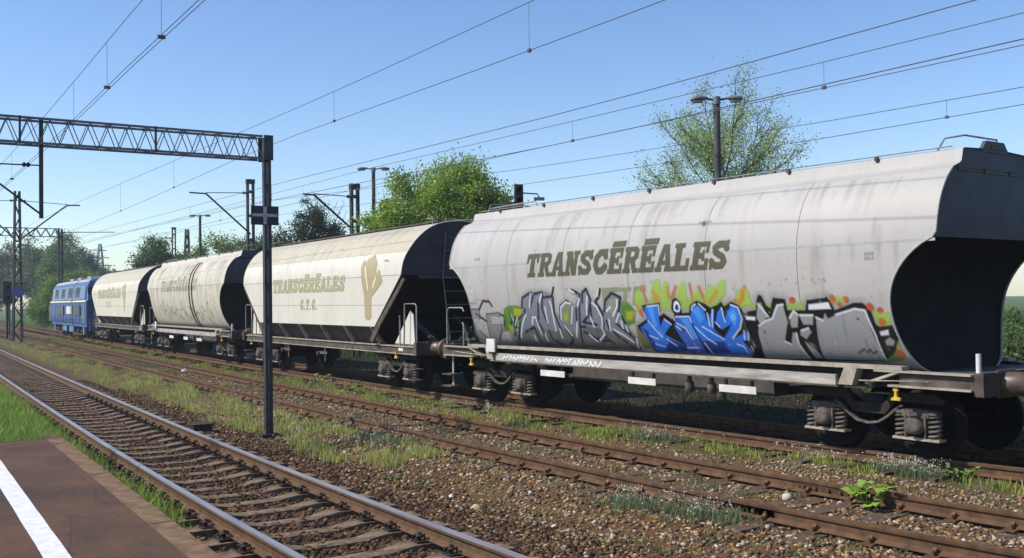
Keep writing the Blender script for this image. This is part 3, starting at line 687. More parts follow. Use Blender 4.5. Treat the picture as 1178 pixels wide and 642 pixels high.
l|84,82,84|0.8|0.03|4.34,1.85 3.87,1.88 3.94,1.55 4.24,1.31
l|84,82,84|0.8|0.03|4.34,1.85 4.43,1.54 4.53,1.34
l|210,210,210|0.6|0.03|4.91,1.73 4.52,1.72
l|210,210,210|0.6|0.03|4.93,1.68 4.54,1.68
l|210,210,210|0.6|0.03|4.96,1.64 4.57,1.63
l|210,210,210|0.6|0.03|4.99,1.59 4.61,1.59
l|210,210,210|0.6|0.03|5.03,1.55 4.64,1.54
l|215,215,215|0.6|0.03|4.08,1.98 3.73,1.97
l|215,215,215|0.6|0.03|4.1,1.93 3.75,1.92
l|215,215,215|0.6|0.03|4.17,1.78 3.82,1.77
l|215,215,215|0.6|0.03|4.19,1.73 3.84,1.73
l|215,215,215|0.6|0.03|4.22,1.68 3.86,1.68
l|170,70,60|0.6|0.02|5.17,2.08 4.6,2.07
l|205,80,60|0.5|0.02|4.77,2.15 4.41,2.14
l|225,225,225|0.7|0.03|5.06,2.35 4.67,2.34
l|225,225,225|0.7|0.03|5.07,2.3 4.67,2.29
l|225,225,225|0.7|0.03|5.09,2.2 4.7,2.19
l|225,225,225|0.7|0.03|5.11,2.15 4.71,2.14
l|225,225,225|0.7|0.03|5.15,2.01 4.75,2.01
p|85,135,50|0.8|0|3.61,1.98 3.27,2.02 3.05,1.95 3.18,1.73 3.54,1.5 3.72,1.62 3.73,1.82
p|175,170,45|0.8|0|3.34,1.98 3.08,1.95 3.2,1.79 3.4,1.82
p|175,170,45|0.7|0|3.67,1.66 3.5,1.62 3.63,1.48 3.71,1.52
l|30,35,60|0.9|0.05|3.52,1.85 3.5,1.72 3.58,1.66
l|30,35,60|0.9|0.05|3.36,1.8 3.5,1.62 3.41,1.59
l|30,35,60|0.9|0.05|3.27,1.76 3.12,1.85
l|200,215,230|0.9|0.02|3.49,1.85 3.47,1.72
l|200,215,230|0.9|0.02|3.31,1.79 3.46,1.63"""

# ------------------------------------------------------------------ wagons
PROF_A = [(.80,1.12),(1.00,1.22),(1.16,1.40),(1.29,1.66),(1.38,1.95),(1.435,2.25),(1.46,2.55),(1.46,2.85),(1.42,3.1),(1.34,3.35),(1.20,3.58),(1.04,3.74)]
PROF_B = [(1.42,1.52),(1.45,2.75),(1.41,3.05),(1.27,3.36),(1.05,3.65),(.78,3.86),(.45,3.98),(0.0,4.03)]
def dense(prof, n=4):
    """round off the profile polyline"""
    P = np.array(prof, float); out = []
    for i in range(len(P) - 1):
        a, b, c, d = P[max(i - 1, 0)], P[i], P[i + 1], P[min(i + 2, len(P) - 1)]
        for t in np.arange(n) / n: out.append(.5 * (2 * b + (c - a) * t + (2 * a - 5 * b + 4 * c - d) * t * t + (3 * b - a - 3 * c + d) * t ** 3))
    out.append(P[-1]); return [tuple(p) for p in out]
ROOF_A = [(.88,3.80),(.84,3.83),(.80,3.98),(.76,4.0),(.0,4.03)]
DA = dense(PROF_A) ; DB = [PROF_B[0]] + dense(PROF_B[1:], 4)
def insA(z): z = np.asarray(z, float); q = np.clip((z - 1.95) / .91, -1, 1); r_ = np.where(q > 0, .69 * (1 - np.abs(q) ** 2.1) ** .75, .69 - .24 * q * q); return np.where(z >= 2.86, 0.0, r_)
def insB(z): return float(np.interp(z, [1.52, 2.75, 3.2, 4.04], [1.55, 0, -.06, -.28]))

def shell(prof, y_lo, y_hi, sides=(-1, 1)):
    """sheet following the profile between the two end curves y_lo(z), y_hi(z)"""
    mb = MB(); full = [(-x, z) for x, z in prof] + [(x, z) for x, z in prof[::-1] if x > 1e-6]
    n = 5; vs = []
    for x, z in full:
        a, b = y_lo(z), y_hi(z)
        for k in range(n): vs.append((x, a + (b - a) * k / (n - 1), z))
    fs = [(i * n + k, i * n + k + 1, (i + 1) * n + k + 1, (i + 1) * n + k) for i in range(len(full) - 1) for k in range(n - 1)]
    return mb.add(vs, fs, 0, True)

def spring_mesh():
    mb = MB(); pts = [(-1.0 + .075 * math.cos(t), .075 * math.sin(t), .30 + .30 * t / (10 * math.pi)) for t in np.linspace(0, 10 * math.pi, 41)]
    return mb.tube(pts, .019, 5).mesh('spring', M['bogie'])
WB = .70
def bogie_meshes():
    D = {}
    fr = MB()
    for s in (-1, 1):
        x = s * 1.0
        up = [(-1.08, .80), (-.95, .86), (-.35, .86), (-.22, .70), (.22, .70), (.35, .86), (.95, .86), (1.08, .80), (1.08, .74), (.92, .74), (.40, .74), (.24, .56), (-.24, .56), (-.40, .74), (-.92, .74), (-1.08, .74)]
        q = MB()
        # side frame as strips so the outline stays concave
        top, bot = up[:8], up[8:][::-1]
        for i in range(7): q.prism([top[i], top[i + 1], bot[i + 1], bot[i]], 'x', x - .045, x + .045)
        fr.add(q.v, q.f)
    fr.box(-.95, .95, -.16, .16, .56, .80)
    D['bogie'] = fr.mesh('bogie', M['bogie_dark'])
    lk = MB(); pts = [(-.52, .70), (-.44, .66), (-.30, .54), (-.16, .455), (0, .43), (.16, .455), (.30, .54), (.44, .66), (.52, .70)]
    for i in range(8): lk.bar((-1.06, *pts[i]), (-1.06, *pts[i + 1]), .03, .055, up=(1, 0, 0))
    D['brake_link'] = lk.mesh('brake_link', M['bogie'])
    ab = MB()
    ab.lathe([(-1.17, .07), (-1.16, .115), (-1.08, .13), (-1.0, .145), (-.85, .145)], (0, 0, .46), 'x', 14)
    ab.box(-1.08, -.92, -.19, .19, .56, .66); ab.box(-1.09, -.93, -.15, -.125, .30, .60); ab.box(-1.09, -.93, .125, .15, .30, .60)
    D['axle_box'] = ab.mesh('axle_box', M['bogie'])
    D['spring'] = spring_mesh()
    cap = MB().lathe([(0, .095), (.03, .095), (.05, .06)], (-1.0, 0, .60), 'z', 10); D['spring_cap'] = cap.mesh('spring_cap', M['bogie'])
    D['tie_bar'] = MB().box(-1.08, -.92, -.33, .33, .262, .295).mesh('tie_bar', M['sill_edge'])
    wh = MB(); pr = [(-.07, .10), (-.075, .17), (-.03, .20), (-.02, .37), (-.065, .39), (-.065, .455), (.045, .465), (.05, .49), (.07, .49), (.07, .39), (.02, .37), (.03, .2), (.06, .17), (.06, .1)]
    D['wheel'] = wh.lathe(pr, (0, 0, .46), 'x', 24).mesh('wheel', M['wheel'])
    D['axle'] = MB().lathe([(-.95, .07), (.95, .07)], (0, 0, .46), 'x', 10).mesh('axle', M['wheel'])
    return D
BOG = bogie_meshes()
def add_bogie(parent, y, wb=WB):
    b = link('bogie', BOG['bogie'], parent); b.location = (0, y, 0)
    l = link('brake_link', BOG['brake_link'], b)
    for sy in (-1, 1):
        yy = sy * wb
        a = link('axle', BOG['axle'], b); a.location = (0, yy, 0)
        for sx in (-1, 1):
            w = link('wheel', BOG['wheel'], b); w.location = (sx * .745, yy, 0)
            if sx > 0: w.rotation_euler = (0, 0, math.pi)
            for nm, offs in (('axle_box', (0,)), ('spring', (-.235, .235)), ('spring_cap', (-.235, .235)), ('tie_bar', (0,))):
                for of in offs:
                    c = link(nm, BOG[nm], b); c.location = (0, yy + of, 0)
                    if sx > 0: c.rotation_euler = (0, 0, math.pi); c.location = (0, yy + of, 0)
    return b

buf = MB(); buf.box(-.19, .19, 0, .035, -.17, .17); buf.lathe([(.03, .145), (.36, .145), (.37, .11), (.55, .11), (.555, .22), (.575, .235), (.60, .22), (.605, .15)], (0, 0, 0), 'y', 18)
BUF = buf.mesh('buffer', M['buffer'])
cp = MB(); cp.box(-.06, .06, 0, .22, -.09, .09); cp.tube([(0, .2, .05), (0, .34, .07), (0, .42, .0), (0, .38, -.08), (0, .28, -.07)], .03, 6)
cp.tube([(-.05, .3, -.05), (-.05, .45, -.2), (0, .5, -.25), (.05, .45, -.2), (.05, .3, -.05)], .018, 5)
HOOK = cp.mesh('coupling', M['bogie_dark'])
yk = MB(); yk.prism([(-.014, .05), (.014, .05), (.02, -.02), (.065, -.045), (.065, -.07), (-.065, -.07), (-.065, -.045), (-.02, -.02)], 'x', -.02, .02); yk.prism([(-.035, .05), (.035, .05), (.03, .08), (-.03, .08)], 'x', -.02, .02)
YHOOK = yk.mesh('towing_hook', M['yellow'])

def running_gear(root, L, pivot, fe):
    """bogies, headstocks, buffers: fe = distance of the headstock from the middle"""
    for s in (-1, 1): add_bogie(root, s * pivot)
    for s in (-1, 1):
        hs = MB().box(-1.34, 1.34, min(s * fe, s * (fe - .13)), max(s * fe, s * (fe - .13)), .90, 1.19).build('headstock', M['frame'], root, .008)
        for x in (-.87, .87):
            b = link('buffer', BUF, root); b.location = (x, s * fe, 1.05); b.rotation_euler = (0, 0, 0 if s > 0 else math.pi)
        c = link('coupling', HOOK, root); c.location = (0, s * fe, 1.03); c.rotation_euler = (0, 0, 0 if s > 0 else math.pi)
        for x in (-1.30,): 
            h = link('towing_hook', YHOOK, root); h.location = (x - .06, s * (pivot + .62), .86)
    MB().box(-.22, .22, -fe + .15, fe - .15, .84, 1.05).build('centre_sill', M['bogie_dark'], root)

def tubes(root, name, paths, r, mat):
    for p in paths: MB().tube(p, r, 6).build(name, mat, root)

def wagon_A(name, yc, L, pivot, paint, label, extra_rings=False):
    yl, yr = yc - pivot, yc + pivot
    dx, dy = TX(yr) - TX(yl), yr - yl
    root = empty(name, ((TX(yl) + TX(yr)) / 2, yc, 0), -math.atan2(dx, dy), label=label, cat='freight wagon', group='grain hopper wagons of the train')
    fe = L + .50
    running_gear(root, L, pivot, fe)
    prof = DA
    ye = lambda s: (lambda z: s * (L - insA(z)))
    n = 6; cuts = [(-1 + 2 * k / n) * (L - .35) for k in range(n + 1)]; g = .004
    for k in range(n):
        lo = ye(-1) if k == 0 else (lambda z, c=cuts[k]: c + g)
        hi = ye(1) if k == n - 1 else (lambda z, c=cuts[k + 1]: c - g)
        shell(prof, lo, hi).build('shell_panel', paint, root)
    core = shell([(x - .014, z) for x, z in prof], lambda z: -(L - insA(z)) + .03, lambda z: L - insA(z) - .03); core.build('inner_shell', M['dark_chute'], root)
    # roof with side curbs
    shell([(1.04, 3.74)] + ROOF_A, lambda z: -L, lambda z: L).build('roof', paint, root)
    # long weld strip along the widest line
    for s in (-1, 1): MB().box(min(s * 1.452, s * 1.4635), max(s * 1.452, s * 1.4635), -L + .01, L - .01, 2.80, 2.835).build('weld_strip', M['crease'], root)
    # ends: flat upper wall, dished lower sheet
    for s in (-1, 1):
        zs = [p for p in prof]; vs = []; fs = []
        up = [p for p in prof if p[1] >= 2.84] + ROOF_A[:-1]
        vs = []
        for x, z in up: vs += [(-x + .004, s * (L - .02), z), (x - .004, s * (L - .02), z)]
        MB().add(vs, [(2 * i, 2 * i + 1, 2 * i + 3, 2 * i + 2) for i in range(len(up) - 1)]).build('end_wall', M['end_grey_shade'], root)
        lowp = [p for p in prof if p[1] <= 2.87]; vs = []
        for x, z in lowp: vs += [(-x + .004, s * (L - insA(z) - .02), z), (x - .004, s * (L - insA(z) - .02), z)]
        MB().add(vs, [(2 * i, 2 * i + 1, 2 * i + 3, 2 * i + 2) for i in range(len(lowp) - 1)], 0, True).build('end_sheet', M['end_black'], root)
        # raised rim round the end, roof crest with hatch, grab rail
        for sx in (-1, 1): MB().tube([(sx * x, s * (L - insA(z)), z) for x, z in prof], .014, 5).build('end_rim', paint, root)
        y0 = s * (L - .06)
        MB().prism([(-.80, 3.98), (-.34, 3.99), (-.22, 4.13), (.22, 4.13), (.34, 3.99), (.80, 3.98)], 'y', min(y0, y0 + s * .05), max(y0, y0 + s * .05)).build('roof_crest', M['end_grey_shade'], root)
        MB().box(-.10, .10, *sorted((y0 + s * .051, y0 + s * .056)), 4.03, 4.075).build('crest_slot', M['black_paint'], root)
        for k in range(3): MB().box(-.9 + .63 * k, -.9 + .63 * k + .55, *sorted((s * (L - .018), s * (L - .010))), 3.70, 3.765).build('vent_slot', M['black_paint'], root)
        tubes(root, 'roof_rail', [[(-.72, s * (L - .4), 4.0), (-.62, s * (L - .35), 4.17), (-.4, s * (L - .2), 4.21), (.4, s * (L - .2), 4.21), (.62, s * (L - .35), 4.17), (.72, s * (L - .4), 4.0)]], .013, M['handrail'])
    # roof clasps along the curb, long roof pipe at the far end
    for k in range(7):
        for s in (-1, 1): MB().box(s * .82 - .018, s * .82 + .018, -L + 1.2 + k * (2 * L - 2.2) / 6.0, -L + 1.25 + k * (2 * L - 2.2) / 6.0, 3.96, 4.02).build('roof_clasp', M['frame'], root)
    for s in (-1, 1): MB().tube([(s * .79, -L + .15, 4.03), (s * .79, L - .15, 4.03)], .009, 5).build('roof_pipe', M['handrail'], root)
    MB().box(-.25, .25, -L + .3, L - .3, 4.03, 4.07).build('roof_walkway', M['frame'], root)
    tubes(root, 'hatch_rail', [[(-.6, L - .25, 4.0), (-.6, L - .3, 4.10), (-.6, L - 1.9, 4.12), (-.6, L - 2.0, 4.0)]], .016, M['handrail'])
    # underframe
    for s in (-1, 1):
        def bx(nm, x0, x1, *r, mat): return MB().box(min(s * x0, s * x1), max(s * x0, s * x1), *r).build(nm, mat, root)
        bx('top_flange', 1.22, 1.385, -L + .55, L - .55, 1.175, 1.225, mat=M['sill_edge'])
        bx('sill_web', 1.20, 1.235, -L + .4, L - .4, .94, 1.174, mat=M['bogie_dark'])
        bx('side_sill', 1.31, 1.375, -L + 1.55, L - 1.55, .935, 1.075, mat=M['sill'])
        bx('sill_lip', 1.24, 1.40, -L + 1.50, L - 1.50, .912, .933, mat=M['frame'])
        for e in (-1, 1):
            def bz(nm, x0, x1, ya, yb, z0, z1, mat): return bx(nm, x0, x1, min(e * ya, e * yb), max(e * ya, e * yb), z0, z1, mat=mat)
            bz('end_channel', 1.29, 1.33, L - .62, fe - .135, .99, 1.145, M['frame'])
            bz('end_channel_flange', 1.26, 1.395, L - .95, fe - .132, 1.147, 1.172, M['sill_edge'])
            bz('end_channel_flange', 1.26, 1.395, L - .75, fe - .132, .962, .988, M['sill_edge'])
            MB().prism([(e * (L - 1.50), .95), (e * (L - 1.28), .95), (e * (L - 1.20), 1.174), (e * (L - 1.40), 1.174)], 'x', min(s * 1.24, s * 1.395), max(s * 1.24, s * 1.395)).build('sill_post', M['sill_edge'], root)
            MB().add([(s * 1.24, e * (L - .60), 1.172), (s * 1.39, e * (L - .60), 1.172), (s * 1.395, e * (L - 1.10), 1.0), (s * 1.24, e * (L - 1.10), 1.0), (s * 1.24, e * (L - .60), 1.14), (s * 1.39, e * (L - .60), 1.14), (s * 1.395, e * (L - 1.06), .975), (s * 1.24, e * (L - 1.06), .975)],
                     [(0,1,2,3),(4,7,6,5),(0,4,5,1),(1,5,6,2),(2,6,7,3),(3,7,4,0)]).build('gusset', M['sill_edge'], root)
            MB().tube([(s * 1.42, e * (L - 1.15), 1.02), (s * 1.42, e * (L - .15), 1.06), (s * 1.42, e * (L - .15), 1.02)], .010, 5).build('brake_rod', M['sill_edge'], root)
            # shelf above each bogie
            MB().prism([(e * (pivot - 1.15), .86), (e * (pivot - .75), .90), (e * (pivot + .1), .90), (e * (pivot + .1), .925), (e * (pivot - .8), .925), (e * (pivot - 1.15), .885)], 'x', min(s * 1.05, s * 1.25), max(s * 1.05, s * 1.25)).build('bogie_shelf', M['sill_edge'], root)
        for yb, ln in ((2.25, .72), (-.15, .66), (-2.22, .72)):
            bx('white_board', 1.30, 1.32, yb - ln / 2, yb + ln / 2, .70, .81, mat=M['white_board'])
            for q in (-.25, .25): bx('board_bracket', 1.26, 1.298, yb + q - .02, yb + q + .02, .72, .93, mat=M['frame'])
        for yb in (-1.15, -1.62):
            MB().lathe([(-.14, .03), (-.12, .07), (.02, .075), (.05, .04), (.12, .035)], (s * 1.22, yb, .77), 'z', 10).build('air_valve', M['bogie'], root)
    MB().box(-1.15, 1.15, L - .75, fe - .14, 1.10, 1.135).build('end_platform', M['frame'], root)
    MB().box(-1.15, 1.15, -(fe - .14), -(L - .75), 1.10, 1.135).build('end_platform', M['frame'], root)
    MB().box(-.7, .7, -2.4, 2.4, .62, 1.12).build('belly_hopper', M['dark_chute'], root)
    MB().tube([(-1.30, -fe + .08, 1.19), (-1.30, -fe + .08, 1.42)], .032, 8).build('lamp_bracket', M['white_board'], root)
    MB().tube([(-1.28, fe - .1, 1.12), (-1.28, fe - .1, 1.92), (-1.28, fe - .18, 1.98), (-1.28, L - .2, 1.98), (-1.28, L - .26, 1.90)], .018, 6).build('handrail', M['handrail'], root)
    MB().tube([(-1.2, L - .12, 1.16), (-1.2, L - .12, 1.62), (-1.18, L - .05, 1.66), (-1.1, L + .02, 1.64), (-1.02, L + .05, 1.4), (-1.0, L - .05, 1.16)], .016, 6).build('handrail', M['handrail'], root)
    MB().box(-1.44, -1.405, L - 1.60, L - 1.32, 1.10, 1.36).build('label_plate', M['white_board'], root)
    for z in (.30, .55): MB().box(-1.42, -1.18, L + .05, L + .42, z, z + .025).build('step', M['frame'], root)
    MB().box(-1.26, -1.235, L + .2, L + .25, .3, 1.0).build('step_hanger', M['sill'], root)
    if extra_rings:
        for yy in (-1.35, -1.75):
            pts = [(-(x + .012), yy, z) for x, z in prof]
            MB().tube(pts, .028, 5).build('ring_stiffener', M['frame'], root)
    return root

def wagon_B(name, yc, L, pivot, paint, label):
    yl, yr = yc - pivot, yc + pivot
    dx, dy = TX(yr) - TX(yl), yr - yl
    root = empty(name, ((TX(yl) + TX(yr)) / 2, yc, 0), -math.atan2(dx, dy), label=label, cat='freight wagon', group='grain hopper wagons of the train')
    fe = L + .52
    running_gear(root, L, pivot, fe)
    lo = lambda z: -(L - insB(z)); hi = lambda z: L - insB(z)
    def cut(z0, z1):
        pz = [p[1] for p in DB]; px = [p[0] for p in DB]
        zs = [z0] + [z for z in pz if z0 + .01 < z < z1 - .01] + [z1]
        return [(float(np.interp(z, pz, px)), z) for z in zs]
    for (a, b) in ((1.52, 2.04), (2.048, 2.745), (2.755, 3.30)):
        for s in (-1, 1):
            q = cut(a, b); vs = []
            for x, z in q: vs += [(s * x, lo(z), z), (s * x, hi(z), z)]
            MB().add(vs, [(2 * i, 2 * i + 1, 2 * i + 3, 2 * i + 2) for i in range(len(q) - 1)], 0, True).build('side_panel', paint, root)
    shell(cut(3.304, 4.03), lo, hi).build('roof', M['cream_roof'], root)
    shell([(max(x - .014, 0), z - (.014 if x < .9 else 0)) for x, z in DB], lambda z: lo(z) + .03, lambda z: hi(z) - .03).build('inner_shell', M['dark_chute'], root)
    for s in (-1, 1):
        up = [p for p in DB if p[1] >= 2.75]; vs = []
        for x, z in up: vs += [(-x + .004, s * (L - insB(z) - .02), z), (x - .004, s * (L - insB(z) - .02), z)]
        MB().add(vs, [(2 * i, 2 * i + 1, 2 * i + 3, 2 * i + 2) for i in range(len(up) - 1)]).build('end_wall', M['end_grey_shade'], root)
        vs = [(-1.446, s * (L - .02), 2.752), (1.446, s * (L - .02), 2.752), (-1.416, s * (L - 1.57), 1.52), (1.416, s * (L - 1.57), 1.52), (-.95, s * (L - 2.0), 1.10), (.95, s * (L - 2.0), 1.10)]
        MB().add(vs, [(0, 1, 3, 2), (2, 3, 5, 4)]).build('end_slope_sheet', M['end_black'], root)
        for sx in (-1, 1):
            MB().tube([(sx * x, s * (L - insB(z)), z) for x, z in DB], .013, 5).build('end_rim', paint, root)
            MB().prism([(s * (L - 1.0), 1.12), (s * (L + .05), 1.12), (s * (L - .02), 1.80), (s * (L - .18), 1.90)], 'x', sx * 1.12 - .012, sx * 1.12 + .012).build('end_support', paint, root)
        MB().box(-1.0, 1.0, *sorted((s * (L - .015), s * (L + .02))), 2.66, 2.74).build('end_stiffener', M['frame'], root)
        for sx in (-1, 1):
            MB().prism([(s * (L + .0), 2.70), (s * (L + .10), 2.62), (s * (L - 1.30), 1.50), (s * (L - 1.70), 1.12), (s * (L - 1.85), 1.20), (s * (L - 1.555), 1.50)], 'x', sx * 1.395 - .02, sx * 1.395 + .02).build('end_slope_beam', M['frame'], root)
            MB().bar((sx * .6, s * (L - 1.2), 1.75), (sx * .6, s * (L + .2), 1.12), .08, .08).build('end_strut', M['dark_chute'], root)
            MB().tube([(sx * .35, s * (L + .35), 1.1), (sx * .35, s * (L + .02), 2.7), (sx * .35, s * (L + .16), 3.6), (sx * .35, s * (L + .2), 4.1)], .014, 5).build('ladder_rail', M['handrail'], root)
        for k in range(8): z = 1.4 + .32 * k; yy = float(np.interp(z, [1.1, 2.7, 4.0], [L + .35, L + .02, L + .2])); MB().tube([(-.35, s * yy, z), (.35, s * yy, z)], .010, 5).build('ladder_rung', M['handrail'], root)
    # lower hoppers with slanting ribs
    for s in (-1, 1):
        vs = [(s * 1.40, -(L - 1.56), 1.515), (s * 1.40, L - 1.56, 1.515), (s * .98, -(L - 1.75), 1.06), (s * .98, L - 1.75, 1.06)]
        MB().add(vs, [(0, 1, 3, 2)]).build('hopper_side', M['dark_chute'], root)
        for k in range(6):
            y = -(L - 1.75) + k * 2 * (L - 1.75) / 5
            MB().bar((s * 1.41, y, 1.51), (s * 1.13, y, 1.06), .035, .09, up=(s, 0, .6)).build('hopper_rib', M['sill_edge'], root)
            MB().lathe([(0, .06), (.03, .06)], (s * 1.15 - .015, y, 1.09), 'x', 8).build('rib_foot', M['frame'], root)
        def bx(nm, x0, x1, *r, mat): return MB().box(min(s * x0, s * x1), max(s * x0, s * x1), *r).build(nm, mat, root)
        bx('side_sill', 1.16, 1.24, -fe + .14, fe - .14, .905, 1.055, mat=M['frame'])
        bx('sill_flange', 1.14, 1.275, -fe + .14, fe - .14, 1.056, 1.078, mat=M['sill_edge'])
        bx('sill_flange', 1.14, 1.265, -fe + .14, fe - .14, .885, .904, mat=M['sill_edge'])
        for yb in (2.3, -.6):
            bx('discharge_lever', 1.24, 1.27, yb - .25, yb + .25, .70, .77, mat=M['bogie'])
            MB().lathe([(-.06, .05), (.05, .06), (.08, .03)], (s * 1.2, yb + .5, .70), 'x', 8).build('valve', M['bogie'], root)
            bx('lever_post', 1.2, 1.225, yb - .03, yb + .03, .5, .9, mat=M['bogie'])
    MB().box(-1.2, 1.2, L - .9, fe - .14, 1.08, 1.115).build('end_platform', M['frame'], root)
    MB().box(-1.2, 1.2, -(fe - .14), -(L - .9), 1.08, 1.115).build('end_platform', M['frame'], root)
    for e in (-1, 1):
        tubes(root, 'handrail', [[(-1.26, e * (fe - .12), 1.08), (-1.26, e * (fe - .12), 2.02), (-1.26, e * (fe - .2), 2.07), (-1.26, e * (L - .2), 2.07), (-1.26, e * (L - .26), 1.08)],
                                 [(-1.22, e * (L - .55), 1.08), (-1.22, e * (L - .55), 1.8)]], .018, M['handrail'])
        tubes(root, 'roof_rail', [[(-.55, e * (L - .1), 3.93), (-.55, e * (L - .1), 4.1), (-.5, e * (L - .5), 4.12), (.5, e * (L - .5), 4.12), (.55, e * (L - .1), 4.1), (.55, e * (L - .1), 3.93)]], .013, M['handrail'])
    MB().box(-.3, .3, -L + .3, L - .3, 4.035, 4.07).build('roof_walkway', M['frame'], root)
    MB().box(-1.245, -1.241, -L + .35, -L + .6, .955, 1.03).build('label_plate', M['white_board'], root)
    for z in (.30, .55):
        for e in (-1, 1): MB().box(-1.34, -1.1, *sorted((e * (L + .1), e * (L + .42))), z, z + .025).build('step', M['frame'], root)
    return root

W1 = wagon_A('hopper_wagon', 13.05, 5.55, 4.28, M['greyA'], 'large grey round-sided grain wagon covered in silver and blue graffiti, nearest of the train')
W2 = wagon_B('hopper_wagon', 26.7, 5.85, 4.75, M['creamB'], 'cream angular grain wagon with tan lettering and wheat ear, between two rounded wagons')
W3 = wagon_A('hopper_wagon', 40.95, 6.15, 4.85, M['greyC'], 'dirty cream round-sided grain wagon with two dark ring bands and faded lettering', True)
W4 = wagon_B('hopper_wagon', 55.9, 6.55, 5.0, M['creamD'], 'small-looking cream angular grain wagon coupled right behind the blue locomotive')
W0 = wagon_A('hopper_wagon', -.61, 5.9, 4.6, M['greyC'], 'wagon mostly beyond the right picture edge with only its greasy buffer in view')

def grime(root, L, prof, seed, n, z0, z1, name='rust_runs', tint=((105, 92, 78), (88, 80, 74), (120, 98, 74)), amax=.30):
    cv = Canvas(-L + .2, L - .2, z0, z1, .022); rr = random.Random(seed)
    for k in range(n):
        u = rr.uniform(-L + .4, L - .4); z = rr.choice((z1 - .03, z1 - .06, 2.80, rr.uniform(z0 + .4, z1))); ln = rr.uniform(.15, .9) * rr.uniform(.4, 1.2)
        w = rr.uniform(.015, .07); al = rr.uniform(.06, amax); c = rr.choice(tint)
        for q in range(3): cv.line([(u, z), (u + rr.uniform(-.015, .015), max(z0 + .02, z - ln * (q + 1) / 3))], w * (1.2 - .3 * q), c, al * .5, 3)
    for k in range(int(n * .5)):
        u = rr.uniform(-L + .4, L - .4); z = rr.uniform(z0 + .05, z1 - .05); cv.line([(u, z), (u + rr.uniform(-.12, .12), z + rr.uniform(-.05, .05))], rr.uniform(.01, .035), rr.choice(tint), rr.uniform(.1, amax), 2)
    if prof is DA: cv.a = np.where(np.abs(cv.U) < L + .05 - insA(cv.Z) - .02, cv.a, 0)
    tag(cv.build(name, prof, root, lift=.0022), kind='stuff')
def paint_wagons():
    grime(W1, 5.5, DA, 1, 110, 1.25, 3.72, amax=.10); grime(W2, 5.6, DB, 2, 110, 2.78, 3.95, amax=.18); grime(W3, 6.0, DA, 3, 220, 1.25, 3.72, amax=.42)
    # small stencilled data on the near wagon
    cv = Canvas(-4.9, 5.0, 2.0, 3.5, .012); rr = random.Random(8)
    for (u0, z0, rows, cols, h) in ((4.75, 2.20, 3, 6, .05), (-1.55, 3.28, 1, 9, .035), (-4.55, 2.66, 2, 5, .035), (4.6, 2.95, 1, 6, .04)):
        for a in range(rows):
            for b in range(cols):
                u = u0 - b * h * .85; z = z0 - a * h * 1.7; q = [(u, z), (u, z + h)] if rr.random() < .3 else [(u, z + h), (u - h * .4, z + h * .5), (u, z)]
                cv.line(q, h * .22, (70, 66, 62) if u0 < 4.7 else (225, 225, 225), .7, 1)
    tag(cv.build('stencil', DA, W1, lift=.006), kind='stuff')
    cv = Canvas(-5.0, 5.6, 1.16, 2.52, .0125)
    for ln in GRAFFITI.strip().split('\n'):
        k, c, a, wd, pts = ln.split('|'); c = tuple(map(int, c.split(','))); a = float(a); wd = float(wd)
        pts = [tuple(map(float, p.split(','))) for p in pts.split()]
        if k == 'p' and c in ((16, 16, 22), (20, 18, 20), (126, 128, 138)): cv.poly(pts, (120, 122, 128), .5, 18)
        soft = 4.0 if c in ((165, 200, 80), (85, 135, 50), (175, 170, 45), (196, 105, 45)) else 1.6
        if k == 'p': cv.poly(pts, c, a, soft)
        else: cv.line(pts, wd, c, a, soft)
    rr = random.Random(12)
    for k in range(46):
        u = rr.uniform(-4.6, 4.3); z = rr.uniform(1.35, 2.0); cv.line([(u, z), (u + rr.uniform(-.01, .01), z - rr.uniform(.08, .3))], rr.uniform(.008, .016), rr.choice(((30, 30, 36), (60, 62, 70), (40, 80, 160), (150, 160, 90), (190, 192, 198))), rr.uniform(.35, .7), 2)
    for k in range(260):
        u = rr.uniform(-4.7, 4.6); z = rr.uniform(1.25, 2.4); cv.line([(u, z), (u + .002, z)], rr.uniform(.01, .03), rr.choice(((40, 42, 50), (170, 200, 90), (60, 110, 200), (215, 216, 220), (110, 112, 116))), rr.uniform(.15, .5), 2)
    lim = 5.55 - insA(cv.Z) - .02; cv.a = np.where(np.abs(cv.U) < lim, cv.a, 0)
    tag(cv.build('graffiti', DA, W1), label='sprayed graffiti in silver, black and blue with lime flames')
    cv = Canvas(-2.6, 3.0, 2.45, 3.2, .011)
    cv.glyphs(text_items('TRANSCÉRÉALES', 2.86, -2.20, 2.56, .435), (88, 86, 66), .95, .12)
    rr = random.Random(31)
    for k in range(4): cv.line([(-2.30 + .0 * k, 3.12), (-2.30 - .001, 3.13)], .01, (80, 75, 70), 0)
    tag(cv.build('lettering', DA, W1, lift=.006), label='bold olive slab lettering')
    cv = Canvas(-5.2, 3.2, 1.6, 3.4, .022)
    tan = (176, 168, 134)
    cv.glyphs(text_items('TRANSCÉRÉALES', 3.02, -2.55, 2.42, .40), tan, .95, .15)
    cv.glyphs(text_items('C.T.C.', .72, -.62, 1.92, .30), tan, .95, .15)
    cv.poly([(-3.56,3.07),(-3.67,3.19),(-3.80,3.08),(-3.87,3.19),(-4.18,3.29),(-4.49,3.06),(-4.46,2.80),(-4.67,2.90),(-4.85,2.62),(-4.48,2.40),(-4.18,2.25),(-4.12,1.73),(-3.94,1.68),(-3.77,1.72),(-3.77,2.25),(-3.64,2.62)], (176, 162, 128), .95)
    for q in ([(-3.82, 2.98), (-3.92, 2.7), (-3.98, 2.45)], [(-4.45, 2.7), (-4.28, 2.5)]): cv.line(q, .07, (228, 220, 190), .9)
    for k in range(2): cv.line([(-4.85 - .0, 3.12 + .0), (-5.1, 3.10)], .03, (150, 140, 115), .5)
